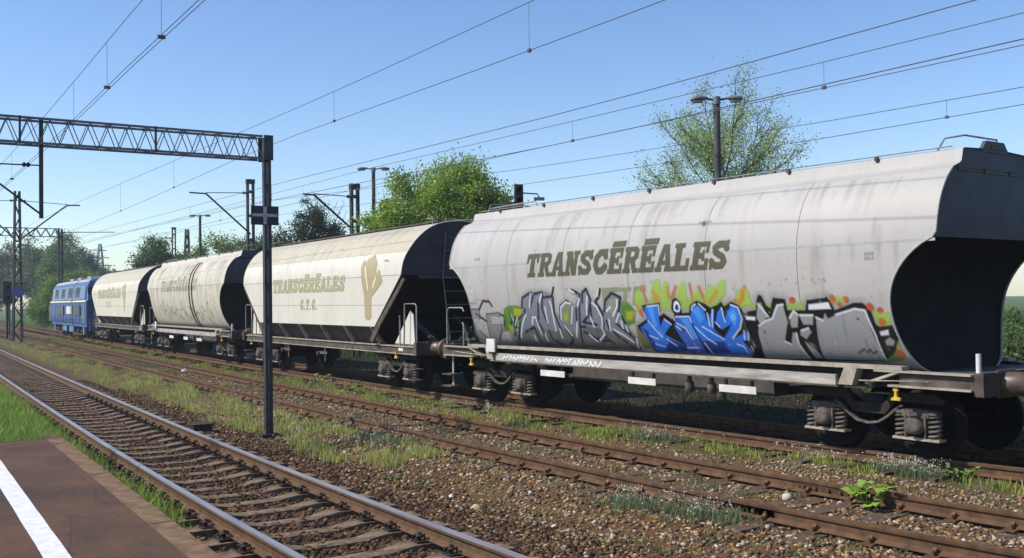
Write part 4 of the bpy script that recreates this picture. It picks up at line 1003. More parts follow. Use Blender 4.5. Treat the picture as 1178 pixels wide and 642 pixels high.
    tag(cv.build('lettering', DB, W2, lift=.006), label='faded tan lettering with a wheat ear emblem')
    cv = Canvas(-4.6, 4.6, 1.3, 3.3, .03)
    cv.glyphs(text_items('TRANSCÉRÉALES', 3.6, -2.4, 2.66, .45), (140, 140, 112), .55, .5)
    rr = random.Random(5)
    for k in range(30):
        u = 3.9 - k * .27; z = 1.75 + rr.uniform(-.15, .3); cv.line([(u, z), (u - rr.uniform(.0, .25), z + rr.uniform(-.3, .35)), (u - .3, z + rr.uniform(-.2, .2))], .05, (105, 102, 98), .5, 2)
    tag(cv.build('lettering', DA, W3, lift=.006), label='faded lettering over grey scribbles')
    cv = Canvas(-4.6, 5.0, 1.7, 3.3, .04)
    cv.glyphs(text_items('TRANSCÉRÉALES', 4.6, -2.3, 2.5, .45), (188, 178, 142), .8, .2)
    cv.glyphs(text_items('C.T.C.', 2.0, .3, 2.0, .3), (195, 184, 150), .7, .2)
    cv.poly([(-2.7,3.05),(-3.1,3.2),(-3.5,3.1),(-3.6,2.6),(-3.35,2.3),(-3.3,1.8),(-3.05,1.8),(-3.05,2.3),(-2.75,2.6)], (190, 176, 138), .8)
    tag(cv.build('lettering', DB, W4, lift=.006), label='faded tan lettering')
    # chalky white scrawl along the nearest wagon's side sill
    cv = Canvas(.6, 4.0, .94, 1.07, .012); rr = random.Random(3)
    for k in range(26):
        u = 3.75 - k * .115
        if 9 < k < 12: continue
        cv.line([(u, rr.uniform(.95, 1.0)), (u - rr.uniform(.02, .08), rr.uniform(1.0, 1.06)), (u - .08, rr.uniform(.95, 1.05))], .036, (236, 236, 236), .92, 1.5)
    cv.build('chalk_scrawl', [(1.379, .9), (1.379, 1.1)], W1)
paint_wagons()

# ------------------------------------------------------------------ locomotive
def locomotive():
    yc = 73.2; hl = 8.4; dx = TX(yc + 5) - TX(yc - 5)
    root = empty('locomotive', (TX(yc), yc, 0), -math.atan2(dx, 10), label='blue diesel locomotive with pale stripe at the head of the train', cat='locomotive')
    sec = [(-1.42, .95), (-1.46, 1.3), (-1.46, 2.35), (-1.40, 2.42), (-1.30, 3.35), (-1.18, 3.6)]
    full = sec + [(-x, z) for x, z in sec[::-1]]
    def hull(mb, y0, y1, ins0, ins1, mi=0):
        n = len(full); vs = []
        for y, q in ((y0, ins0), (y1, ins1)):
            for x, z in full: vs.append((x * (1 - .03 * q), y + (0 if z < 2.4 else (-q if y > 0 else q) * (z - 2.4) * .45), z))
        mb.add(vs, [(i, (i + 1) % n, n + (i + 1) % n, n + i) for i in range(n)] + [tuple(range(n))[::-1], tuple(range(n, 2 * n))], mi)
    b = MB(); hull(b, -hl, hl, 1, 1); b.build('body', M['loco_blue'], root, .05)
    MB().prism([(-1.19, 3.56), (-1.0, 3.74), (-.5, 3.84), (.5, 3.84), (1.0, 3.74), (1.19, 3.56)], 'y', -hl + .75, hl - .75).build('roof', M['loco_roof'], root, .03)
    for s in (-1, 1):
        for e in (-1, 1):
            for q in (.12, .72): MB().tube([(s * 1.50, e * (hl - q), 1.0), (s * 1.52, e * (hl - q), 2.2)], .025, 5).build('handrail', M['loco_stripe'], root)
        for k in range(9): MB().box(*sorted((s * 1.462, s * 1.475)), -6.0 + k * 1.42, -5.97 + k * 1.42, 1.0, 2.3).build('panel_seam', M['bogie_dark'], root)
        for y0, y1 in ((-6.2, -3.6), (1.2, 4.6)):
            for k in range(6): MB().box(*sorted((s * 1.47, s * 1.492)), y0, y1, 1.50 + k * .1, 1.53 + k * .1).build('grille_slat', M['loco_light'], root)
    for y in (-4, 0, 3.6): MB().box(-.6, .6, y - .7, y + .7, 3.84, 3.98).build('roof_fan', M['loco_roof'], root, .03)
    for s in (-1, 1):
        def px(z): return s * float(np.interp(z, [p[1] for p in sec], [-p[0] for p in sec]))
        def panel(nm, y0, y1, z0, z1, d, mat):
            a, c = px(z0) + s * d, px(z1) + s * d
            return MB().add([(a, y0, z0), (a, y1, z0), (c, y1, z1), (c, y0, z1), (a - s * .05, y0, z0), (a - s * .05, y1, z0), (c - s * .05, y1, z1), (c - s * .05, y0, z1)],
                            [(0,1,2,3),(4,7,6,5),(0,4,5,1),(1,5,6,2),(2,6,7,3),(3,7,4,0)]).build(nm, mat, root)
        panel('upper_band', -hl + .75, hl - .75, 2.47, 3.34, .006, M['loco_light'])
        panel('stripe', -hl + .02, hl - .02, 2.32, 2.42, .012, M['loco_stripe'])
        for k in range(4):
            y = -5.4 + k * 3.3
            w = panel('window', y, y + 1.75, 2.62, 3.26, .022, M['glass'])
            MB().box(*sorted((px(2.9) + s * .02, px(2.9) + s * .045)), y + .84, y + .90, 2.62, 3.26).build('window_bar', M['loco_light'], w)
        for y0, y1 in ((-6.2, -3.6), (1.2, 4.6)): panel('grille', y0, y1, 1.45, 2.1, .015, M['glass'])
        panel('number_board', -2.9, -.2, 1.55, 2.05, .015, M['white_board'])
        MB().box(*sorted((s * 1.15, s * 1.36)), -hl + .2, hl - .2, .78, .94).build('side_sill', M['loco_blue'], root)
        for y in (-2.2, .9): MB().box(*sorted((s * .5, s * 1.3)), y, y + 1.9, .35, .8).build('fuel_tank', M['loco_light'], root, .04)
        for y in (-6.9, 6.6): MB().box(*sorted((s * 1.25, s * 1.35)), y - .25, y + .25, .3, .8).build('cab_step', M['loco_light'], root)
    for e in (-1, 1):
        y = e * hl
        MB().box(-1.25, 1.25, *sorted((y + e * .0, y + e * .16)), .55, 1.25).build('headstock', M['loco_blue'], root)
        for x in (-.87, .87):
            q = link('buffer', BUF, root); q.location = (x, y + e * .13, 1.05); q.rotation_euler = (0, 0, 0 if e > 0 else math.pi)
            MB().lathe([(0, .13), (e * .06, .13), (e * .08, .1)], (x, y, 1.65), 'y', 12).build('headlight', M['sign_white'], root)
            yy0 = y - e * .26
            MB().box(x - .42, x + .42, *sorted((yy0, yy0 + e * .12)), 2.66, 3.22).build('cab_window', M['glass'], root)
        bg = MB().box(-1.02, -.92, e * 4.7 - 2.2, e * 4.7 + 2.2, .55, .82).box(.92, 1.02, e * 4.7 - 2.2, e * 4.7 + 2.2, .55, .82).box(-.9, .9, e * 4.7 - .3, e * 4.7 + .3, .5, .8).build('bogie', M['bogie_dark'], root)
        for k in (-1.6, 0, 1.6):
            for sx in (-1, 1):
                w = link('wheel', BOG['wheel'], bg); w.location = (sx * .745, e * 4.7 + k, .0)
                a = link('axle_box', BOG['axle_box'], bg); a.location = (0, e * 4.7 + k, 0)
                if sx > 0: a.rotation_euler = (0, 0, math.pi)
locomotive()

# ------------------------------------------------------------------ gantry over the platform track
def truss(root, x0, x1, y, zb, zt, depth, pitch, mat, r=.022, cw=.05):
    for z in (zb, zt):
        for dy in (-depth / 2, depth / 2): MB().bar((x0, y + dy, z), (x1, y + dy, z), cw, cw).build('chord', mat, root)
    n = max(2, int(round(abs(x1 - x0) / pitch)))
    dm = None
    for k in range(n):
        a = x0 + (x1 - x0) * k / n; b = x0 + (x1 - x0) * (k + 1) / n; m = (a + b) / 2
        for dy in (-depth / 2, depth / 2):
            MB().bar((a, y + dy, zb), (m, y + dy, zt), r, r).build('lattice_bar', mat, root)
            MB().bar((m, y + dy, zt), (b, y + dy, zb), r, r).build('lattice_bar', mat, root)
        if k % 2 == 0:
            for z in (zb, zt): MB().bar((a, y - depth / 2, z), (b, y + depth / 2, z), r, r).build('cross_bar', mat, root)
def channel_post(root, x, y, z0, z1, w, gap, mat, nb=8, name='post_channel'):
    for s in (-1, 1): MB().box(*sorted((x + s * gap / 2, x + s * (gap / 2 + w * .45))), y - w / 2, y + w / 2, z0, z1).build(name, mat, root)
    for k in range(nb):
        z = z0 + (z1 - z0) * (k + .5) / nb
        for s in (-1, 1): MB().box(x - gap / 2, x + gap / 2, *sorted((y + s * (w / 2 + .002), y + s * (w / 2 - .008))), z - .07, z + .07).build('batten', mat, root)

def gantry():
    g = empty('overhead_gantry', (6.18, 17.75, -.3), label='grey lattice gantry spanning the platform track on a tall steel post', cat='gantry')
    mat = M['gantry']; Z = .3
    def P(): return g
    channel_post(g, 0, 0, 0, 5.45, .11, .035, mat, 9)
    MB().box(-.16, .16, -.13, .13, -.1, .06).build('post_foot', M['clip'], g)
    MB().box(-.10, .07, -.17, -.16, 5.03, 5.485).build('corner_plate', mat, g); MB().box(-.10, .07, .16, .17, 5.03, 5.485).build('corner_plate', mat, g); MB().box(-.06, .06, -.158, .158, 5.05, 5.10).build('corner_bracket', mat, g)
    truss(g, -.12, -11.5, 0, 5.06, 5.46, .30, .31, M['truss'], .014, .036)
    for x in (-2.0, -4.1): MB().bar((x, -.16, 5.04), (x, -.16, 5.48), .05, .03).build('panel_post', mat, g)
    channel_post(g, -11.5, 0, 0, 5.5, .16, .08, mat, 7)
    # hanger post over the track with its bracket arms
    MB().box(-3.80, -3.74, -.03, .03, 3.86, 5.48).build('hanger_post', mat, g)
    MB().bar((-3.77, 0, 3.92), (-4.55, .1, 4.55), .03, .03).build('hanger_strut', mat, g)
    MB().tube([(-3.77, 0, 4.72), (-5.2, 0, 4.70)], .012, 5).build('hanger_arm', mat, g)
    MB().lathe([(0, .02), (.03, .045), (.06, .02), (.09, .045), (.12, .02)], (-4.05, 0, 4.72), 'x', 8).build('insulator', M['black_paint'], g)
    s = empty('cross_sign', (6.09, 17.62, 3.55), label='black square sign board with a white cross on the gantry post', cat='sign')
    MB().box(-.255, .255, -.025, -.005, 0, .345).build('board', M['black_paint'], s)
    MB().box(-.235, .235, -.030, -.0255, .150, .205).build('cross', M['sign_white'], s)
    MB().box(-.032, .032, -.0315, -.0256, .012, .333).build('cross', M['sign_white'], s)
    # second, far gantry
    q = empty('overhead_gantry', (16.5, 108.7, -.3), label='far lattice gantry with slender legs behind the lattice mast', cat='gantry')
    truss(q, 0, -16, 0, 9.3, 10.1, .5, .9, M['mast'], .06)
    for x in (0, -16): channel_post(q, x, 0, 0, 10.1, .34, .14, M['mast'], 6)
    MB().bar((0, 0, 9.75), (5.2, 0, 9.9), .07, .07).build('side_arm', M['mast'], q)
gantry()

def lattice_mast(x, y, h, label):
    m = empty('catenary_mast', (x, y, -.3), label=label, cat='mast', group='catenary masts'); mat = M['mast']
    for sx in (-1, 1):
        for sy in (-1, 1): MB().bar((sx * .26, sy * .2, 0), (sx * .13, sy * .12, h), .10, .10).build('corner_angle', mat, m)
    for k in range(12):
        z0, z1 = h * k / 12, h * (k + 1) / 12; f0 = .26 - .13 * k / 12; f1 = .26 - .13 * (k + 1) / 12; g = (-1) ** k
        for sy in (-1, 1): MB().bar((g * f0, sy * .17, z0), (-g * f1, sy * .17, z1), .05, .05).build('lattice_bar', mat, m)
    return m
def bracket(m, z0, dx, zt, tip, ztie, mat, r=.05):
    """raking arm from the post up to a level tip, with a tie wire back to the post head"""
    MB().bar((0, 0, z0), (dx, 0, zt), r * 1.5, r * 1.5).build('bracket_arm', mat, m)
    MB().bar((dx, 0, zt), (dx + tip, 0, zt + .02), r * 1.4, r * 1.4).build('bracket_tip', mat, m)
    MB().tube([(dx, 0, zt + .05), (0, 0, ztie)], .022, 5).build('tie_wire', mat, m)
    MB().lathe([(0, .03), (.08, .09), (.16, .04), (.24, .09), (.32, .03)], (dx * .12 - .16, 0, ztie - (ztie - zt) * .1), 'x', 8).build('insulator', mat, m)

lm = lattice_mast(8.35, 72.0, 9.9, 'dark lattice mast with a bracket arm standing between the tracks at left')
bracket(lm, 6.6, 3.0, 9.1, .8, 9.3, M['mast'], .06)
bracket(lm, 6.6, -2.4, 9.1, -.8, 9.3, M['mast'], .05)
MB().tube([(-.32, -.3, 3.4), (.42, -.3, 3.4), (.42, -.3, 3.9), (-.32, -.3, 3.9), (-.32, -.3, 3.4)], .03, 4).build('sign_rim', M['mast'], lm)
MB().prism([(-.34, 3.2), (.0, 2.95), (.34, 3.2), (.34, 3.55), (-.34, 3.55)], 'y', -.36, -.32).build('mast_plate', M['loco_blue'], lm)

def twin_mast(x, y, h, dx, z0, zt, tip, ztie, label):
    m = empty('catenary_mast', (x, y, -.3), label=label, cat='mast', group='catenary masts'); mat = M['mast']
    channel_post(m, 0, 0, 0, h, .22, .20, mat, 7)
    MB().box(-.22, .22, -.13, .13, h - .22, h + .02).build('post_head', mat, m)
    bracket(m, z0, dx, zt, tip, ztie, mat, .05); return m
twin_mast(17.27, 52.2, 9.0, -2.35, 6.1, 8.15, -.85, 8.3, 'dark twin-channel mast behind the second wagon, its arm reaching left beside the sign')
twin_mast(18.33, 41.1, 7.66, -1.9, 5.55, 7.1, -.5, 7.1, 'dark twin-channel mast just left of the big leafy tree')
twin_mast(27.1, 106.6, 10.4, -2.2, 7.2, 9.2, -.7, 9.3, 'distant thin mast above the dirty cream wagon')
m = empty('catenary_mast', (28.3, 106.0, -.3), label='distant dark lattice mast beside a thin mast, above the dirty cream wagon', cat='mast', group='catenary masts')
for sx in (-1, 1):
    for sy in (-1, 1): MB().bar((sx * .45, sy * .45, 0), (sx * .12, sy * .12, 10.2), .12, .12).build('corner_angle', M['mast'], m)
for k in range(10):
    z = k * 1.0; f = .45 - .033 * z
    MB().bar((-f, -f, z), (f - .03, -f, z + 1), .08, .08).build('lattice_bar', M['mast'], m); MB().bar((f, f, z), (-f + .03, f, z + 1), .08, .08).build('lattice_bar', M['mast'], m)

def pylon():
    p = empty('power_pylon', (45.8, 245.8, -.3), label='far grey power pylon above the locomotive', cat='pylon'); mat = M['lamp_head']
    for sx in (-1, 1):
        for sy in (-1, 1): MB().bar((sx * 1.6, sy * 1.6, 0), (sx * .2, sy * .2, 16.5), .22, .22).build('leg', mat, p)
    for z, w in ((11.5, 2.6), (13.3, 2.0), (15.0, 1.4)): MB().bar((-w, 0, z), (w, 0, z), .2, .2).build('cross_arm', mat, p)
    for k in range(8):
        z = 2 * k; f = 1.6 - .085 * z; MB().bar((-f, -f, z), (f - .17, -f, z + 2), .12, .12).build('lattice_bar', mat, p)
pylon()

# ------------------------------------------------------------------ lamps and signals
def lamp_post(x, y, h, arm, label, r=.075, rot=0):
    l = empty('lamp_post', (x, y, -.3), rot, label=label, cat='lamp post', group='double lamp posts behind the train')
    MB().tube([(0, 0, 0), (0, 0, h)], [r * 1.25, r * .9], 10).build('pole', M['pole_concrete'], l)
    MB().lathe([(0, r * 1.1), (.18, r * 1.1)], (0, 0, h - .1), 'z', 10).build('pole_cap', M['lamp_head'], l)
    for s in (-1, 1):
        MB().tube([(0, 0, h), (s * arm * .5, 0, h + .05)], .028, 6).build('arm', M['pole_concrete'], l)
        q = MB(); n = 12; vs = []; segs = [(.35, .03, .03), (.45, .075, .05), (.6, .12, .075), (.8, .125, .075), (.95, .10, .06), (1.0, .03, .03)]
        for t, w, hh in segs:
            for k in range(n):
                a = 2 * math.pi * k / n; vs.append((s * arm * t, w * math.cos(a), h + .05 + (hh * math.sin(a) if math.sin(a) > 0 else hh * .8 * math.sin(a)) - .05 * (t - .4)))
        q.add(vs, [(i * n + k, i * n + (k + 1) % n, (i + 1) * n + (k + 1) % n, (i + 1) * n + k) for i in range(len(segs) - 1) for k in range(n)] + [tuple(range(n)), tuple(range(5 * n, 6 * n))], 0, True)
        hd = q.build('lamp_head', M['lamp_head'], l)
        MB().box(*sorted((s * arm * .52, s * arm * .92)), -.085, .085, h - .048, h - .022).build('lamp_glass', M['sign_white'], hd)
lamp_post(16.88, 17.07, 7.08, .62, 'double-headed street lamp rising behind the nearest wagon in front of a sparse tree', .085, -.575)
lamp_post(19.1, 40.75, 8.33, .72, 'double-headed street lamp left of the big leafy tree', .09, -.5)
lamp_post(20.2, 72.2, 8.7, .75, 'small distant double-headed street lamp above the third wagon', .10, -.5)

def signal(x, y, h, label, faces=1):
    s = empty('rail_signal', (x, y, -.3), -.5, label=label, cat='signal')
    MB().tube([(0, 0, 0), (0, 0, h - .2)], .06, 8).build('pole', M['mast'], s)
    MB().box(-.13, .13, -.10, .05, h - .95, h).build('signal_head', M['black_paint'], s, .03)
    for k in range(3):
        z = h - .17 - .30 * k
        MB().lathe([(0, .095), (-.12, .10), (-.12, .085), (0, .08)], (0, -.10, z), 'y', 10).build('lamp_hood', M['black_paint'], s)
    MB().tube([(.1, 0, h - .25), (.55, 0, h - .28), (.6, 0, h - .4)], .02, 5).build('side_arm', M['mast'], s)
    MB().box(.45, .75, -.06, .06, h - .47, h - .38).build('side_lamp', M['lamp_head'], s)
    tb = [[(-.45, .3 * q, h - 1.15), (-.45, .3 * q, h - .55), (0, .3 * q, h - .5)] for q in (0, 1)]
    for t in tb: MB().tube(t, .018, 5).build('cage_rail', M['mast'], s)
    MB().box(-.5, .1, 0, .35, h - 1.2, h - 1.16).build('service_platform', M['mast'], s)
signal(15.95, 24.2, 5.78, 'dark railway signal with its back to the leafy tree above the nearest wagon')
signal(9.2, 84.0, 4.3, 'small dark signal on a post beside the locomotive')
def small_signal(x, y, h, label):
    s = empty('rail_signal', (x, y, -.3), 0, label=label, cat='signal')
    MB().tube([(0, 0, 0), (0, 0, h - .4)], .08, 8).build('pole', M['mast'], s)
    MB().box(-.3, .3, -.15, .15, h - 1.6, h).build('signal_head', M['black_paint'], s, .06)
    for k in range(2): MB().lathe([(0, .16), (-.2, .17), (-.2, .14), (0, .13)], (0, -.15, h - .4 - .7 * k), 'y', 10).build('lamp_hood', M['black_paint'], s)
small_signal(8.6, 80.0, 4.2, 'small dark two-lamp signal left of the lattice mast')

# ------------------------------------------------------------------ overhead wires
def catenary(label, x, pts_m, pts_c, drops, r=.012, pair=0, bend=0.0):
    c = empty('overhead_line', (x(30), 0, 0), label=label, cat='overhead wire', group='overhead contact lines'); x0 = x(30)
    def zi(p, y): return float(np.interp(y, [a for a, _ in p], [b for _, b in p]))
    ys = [-40, -20, -5, 2, 6, 10, 14, 18, 22, 26, 30, 36, 42, 50, 58, 66, 76, 90, 110]
    def ext(p): 
        (a, b), (d, e) = p[0], p[1]; (f, g), (h, i) = p[-2], p[-1]
        return [(-40, b + (e - b) / (d - a) * (-40 - a) * .3)] + p + [(110, i + (i - g) / (h - f) * (110 - h) * .3)]
    pm, pc = ext(pts_m), ext(pts_c)
    MB().tube([(x(y) - x0, y, zi(pm, y)) for y in ys], r, 5).build('messenger_wire', M['wire'], c)
    for s in ((-1, 1) if pair else (0,)): MB().tube([(x(y) - x0 + s * pair, y, zi(pc, y)) for y in ys], r, 5).build('contact_wire', M['wire'], c)
    for y in drops: MB().tube([(x(y) - x0, y, zi(pc, y)), (x(y) - x0, y, zi(pm, y))], r * .55, 4).build('dropper', M['wire'], c)
    for y in drops: MB().box(x(y) - x0 - .02 - pair, x(y) - x0 + .02 + pair, y - .03, y + .03, zi(pc, y) - .02, zi(pc, y) + .03).build('clamp', M['wire'], c)
catenary('overhead contact line with twin wires above the platform track at top left', lambda y: 3.8, [(16.9, 7.11), (19.7, 7.04), (23.3, 6.97), (28.9, 6.87)], [(13.4, 6.217), (19.7, 6.19), (23.9, 6.10)], (12.0, 15.6, 19.66, 23.2, 28.0, 34, 41), .0065, .035)
catenary('overhead contact line above the rusty middle track', lambda y: 8.4, [(12.3, 6.616), (19.85, 6.611), (26.6, 6.69), (52, 6.98)], [(9.4, 5.862), (12.6, 5.881), (24, 6.05), (39, 5.80)], (12.4, 19.85, 26, 33, 41), .0065)
catenary('overhead contact line running above the train', lambda y: 12.0, [(6.8, 5.593), (9.94, 5.621), (16.2, 5.723), (26.2, 5.906)], [(6.8, 5.196), (10.4, 5.241), (19.5, 5.374)], (9.9, 16.2, 23, 31, 40), .0065)
catenary('thin overhead contact line behind the train', lambda y: 17.0, [(9.7, 5.739), (14.5, 5.817), (24.7, 6.11), (52, 7.4)], [(9.7, 5.435), (14.5, 5.463), (24.7, 5.641), (52, 6.6)], (11.2, 19, 27, 36), .0075)
catenary('faint far overhead contact line above the distant wagons', lambda y: 15.0 + .02 * y, [(20, 7.0), (45, 7.6), (90, 8.4)], [(20, 6.2), (45, 6.9), (90, 7.8)], (45, 60, 75), .011)

# ------------------------------------------------------------------ trees
RV = np.array([math.cos(YAW), -math.sin(YAW), 0.0]); DV = np.array([math.sin(YAW), math.cos(YAW), 0.0])
def leaf_mesh(name, C, size, cols, rng, flat=.3):
    """one small folded leaf blade per centre"""
    n = len(C); a = rng.normal(size=(n, 3)); a /= np.linalg.norm(a, axis=1)[:, None]
    b = rng.normal(size=(n, 3)); b[:, 2] += flat; b = np.cross(a, b); b /= np.linalg.norm(b, axis=1)[:, None]
    s = size * rng.uniform(.6, 1.35, n)[:, None]
    V = np.stack([C - a * s * .5, C + b * s * .33, C + a * s * .55, C - b * s * .33], 1).reshape(-1, 3)
    F = np.arange(4 * n).reshape(n, 4)
    return np_mesh(name, V, F, M['leaf'], np.repeat(np.c_[cols, np.ones(n)], 4, 0))
def tree(name, label, x, y, lobes, nclump, per, size, sig, cA, cB, seed, trunk_h, trunk_r, group=None, twigs=0, cat='tree'):
    """lobes in view-independent metres (along RV, along DV, z, radii r,d,z); cA..cB leaf colour range"""
    rng = np.random.default_rng(seed); z0 = float(gz(x, y)); root = empty(name, (x, y, z0), label=label, cat=cat, group=group)
    cl = []; vol = np.array([l[3] * l[4] * l[5] for l in lobes]) ** .75; cnt = np.maximum(1, (nclump * vol / vol.sum()).astype(int))
    for l, k in zip(lobes, cnt):
        d = rng.normal(size=(k, 3)); d /= np.linalg.norm(d, axis=1)[:, None]; r = rng.uniform(.35, 1.0, k)[:, None] ** .55
        p = d * r * np.array(l[3:6]); cl.append(np.array(l[:3]) + p)
    cl = np.concatenate(cl); W = cl[:, :1] * RV + cl[:, 1:2] * DV + np.c_[np.zeros((len(cl), 2)), cl[:, 2]]
    W = W[W[:, 2] > .25]
    npc = rng.poisson(per, len(W)) + 3; idx = np.repeat(np.arange(len(W)), npc); tone = rng.uniform(0, 1, len(W))
    sg = sig * rng.uniform(.6, 1.3, len(W)); C = W[idx] + rng.normal(size=(len(idx), 3)) * sg[idx][:, None] * np.array([1, 1, .75])
    ok = C[:, 2] > .1; C = C[ok]; idx = idx[ok]
    t = np.clip(tone[idx] * .65 + rng.uniform(0, .45, len(idx)), 0, 1)[:, None]; cols = np.array(cA) * (1 - t) + np.array(cB) * t
    link('crown', leaf_mesh('crown', C, size, cols, rng), root)
    mb = MB(); top = np.array([lobes[0][0] * RV + lobes[0][1] * DV])[0]; top[2] = trunk_h
    rr = random.Random(seed)
    mb.tube([(0, 0, -.2), tuple(top * .3 + np.array([rr.uniform(-.1, .1), 0, .1])), tuple(top * .65), tuple(top)], [trunk_r * 1.3, trunk_r, trunk_r * .85, trunk_r * .6], 8)
    step = max(1, len(W) // 26)
    for p in W[::step]:
        b = top * rr.uniform(.5, 1.0); mid = (b + p) / 2 + np.array([rr.uniform(-.3, .3), rr.uniform(-.3, .3), -.15])
        mb.tube([tuple(b), tuple(mid), tuple(p)], [trunk_r * .45, trunk_r * .28, trunk_r * .1], 5)
    mb.build('trunk', M['bark'], root)
    return root

def sparse_tree():
    rng = np.random.default_rng(5); rr = random.Random(5); x, y = 25.4, 25.5; z0 = float(gz(x, y))
    root = empty('young_tree', (x, y, z0), label='tall sparse spring tree with thin fanning twigs behind the lamp', cat='tree'); mb = MB(); tips = []
    def w(r, d, z): return tuple(RV * r + DV * d + np.array([0, 0, z]))
    mb.tube([w(0, 0, -.2), w(.05, 0, 1.5), w(.1, 0, 3.0), w(.0, .1, 4.6), w(.1, 0, 6.2), w(.05, 0, 7.3)], [.16, .13, .11, .08, .05, .02], 7)
    def grow(p, d, L, r, lev):
        n = 4; q = np.array(p); pts = [tuple(q)]; dd = np.array(d, float)
        for i in range(n):
            dd = dd + np.array([rr.uniform(-.16, .16), rr.uniform(-.16, .16), .05]); dd /= np.linalg.norm(dd); q = q + dd * L / n; pts.append(tuple(q))
            if lev >= 1 or i >= 2: tips.append(q.copy())
            if lev < 2 and i >= 0:
                for _ in range(2):
                    s = dd + np.array([rr.uniform(-.8, .8), rr.uniform(-.8, .8), rr.uniform(-.3, .5)]); s /= np.linalg.norm(s)
                    grow(q, s, L * rr.uniform(.32, .5), r * .5, lev + 1)
        mb.tube(pts, [r, r * .85, r * .7, r * .55, r * .4], 4, cap=False)
    for k in range(26):
        t = k / 25; zs = 3.0 + 3.7 * t + rr.uniform(-.2, .2); az = k * 2.4 + rr.uniform(-.3, .3); L = 2.9 * math.sqrt(max(.05, 1 - ((zs - 5.3) / 3.2) ** 2)) * rr.uniform(.75, 1.05)
        el = .35 + .55 * t; d = RV * math.cos(az) * math.cos(el) + DV * math.sin(az) * math.cos(el) + np.array([0, 0, math.sin(el)])
        grow(w(.05, 0, zs), d, L, .030, 0)
    mb.build('trunk', M['bark'], root)
    T = np.array(tips); T = T[T[:, 2] > 3.0]; idx = rng.integers(0, len(T), 50000); C = T[idx] + rng.normal(size=(len(idx), 3)) * .19
    t = rng.uniform(0, 1, len(C))[:, None]; link('crown', leaf_mesh('crown', C, .062, np.array([.19, .27, .075]) * (1 - t) + np.array([.42, .52, .18]) * t, rng), root)
sparse_tree()

GA, GB = (.08, .15, .018), (.40, .54, .08)
tree('leafy_tree', 'big bright green leafy tree behind the gap between the first two wagons', 20.6, 36.6,
     [(0.35, 0, 6.3, 1.5, 1.6, 2.2), (-1.2, .2, 5.9, 1.6, 1.6, 2.1), (1.8, .3, 5.6, 1.2, 1.5, 2.0), (-2.4, .6, 5.2, 1.0, 1.2, 1.9), (.2, .3, 4.2, 2.6, 2.0, 2.0), (0.75, 0, 7.4, .8, .9, 1.0), (-3.2, .6, 4.3, .8, 1.2, 1.9), (2.3, .2, 4.9, .75, 1.2, 1.6), (1.6, 0, 6.2, 1.0, 1.0, 1.2)], 380, 320, .11, .30, GA, GB, 21, 5.0, .22)
tree('dark_tree', 'dark ivy-clad tree with bare upper twigs behind the sign', 22.8, 57.7,
     [(0, 0, 6.2, .85, 1, 3.0), (-1.3, .5, 5.4, 1.2, 1.2, 1.8), (1.1, .3, 5.8, .9, 1, 1.6), (-2.6, .4, 5.0, 1.2, 1.2, 1.6)], 150, 190, .115, .28, (.022, .036, .013), (.085, .105, .04), 22, 6.5, .2)
def bare_twigs():
    rr = random.Random(9); mb = MB(); root = empty('bare_tree', (23.4, 58.6, -.3), label='leafless thin-branched tree beside the dark ivy-clad tree', cat='tree')
    mb.tube([(0, 0, 0), (0, 0, 5)], [.14, .1], 6); tw = MB()
    for k in range(34):
        a = rr.uniform(-1.1, 1.1); L = rr.uniform(2.0, 4.6); p = np.array([0, 0, rr.uniform(3.5, 5.2)]); d = RV * math.sin(a) + DV * rr.uniform(-.4, .4) + np.array([0, 0, math.cos(a)])
        q = [tuple(p + d * L * t + np.array([rr.uniform(-.12, .12), 0, rr.uniform(-.1, .1)])) for t in (0, .35, .7, 1)]; (tw if k > 8 else mb).tube(q, [.045, .03, .02, .01], 4, cap=False)
        for t in (1, 2, 3):
            e = np.array(q[t]); f = e + RV * rr.uniform(-.7, .7) + np.array([0, 0, rr.uniform(.1, .8)]); tw.tube([tuple(e), tuple((e + f) / 2 + np.array([0, 0, .06])), tuple(f)], [.018, .013, .007], 3, cap=False)
    mb.build('trunk', M['bark'], root); tw.build('twigs', M['bark'], root)
bare_twigs()
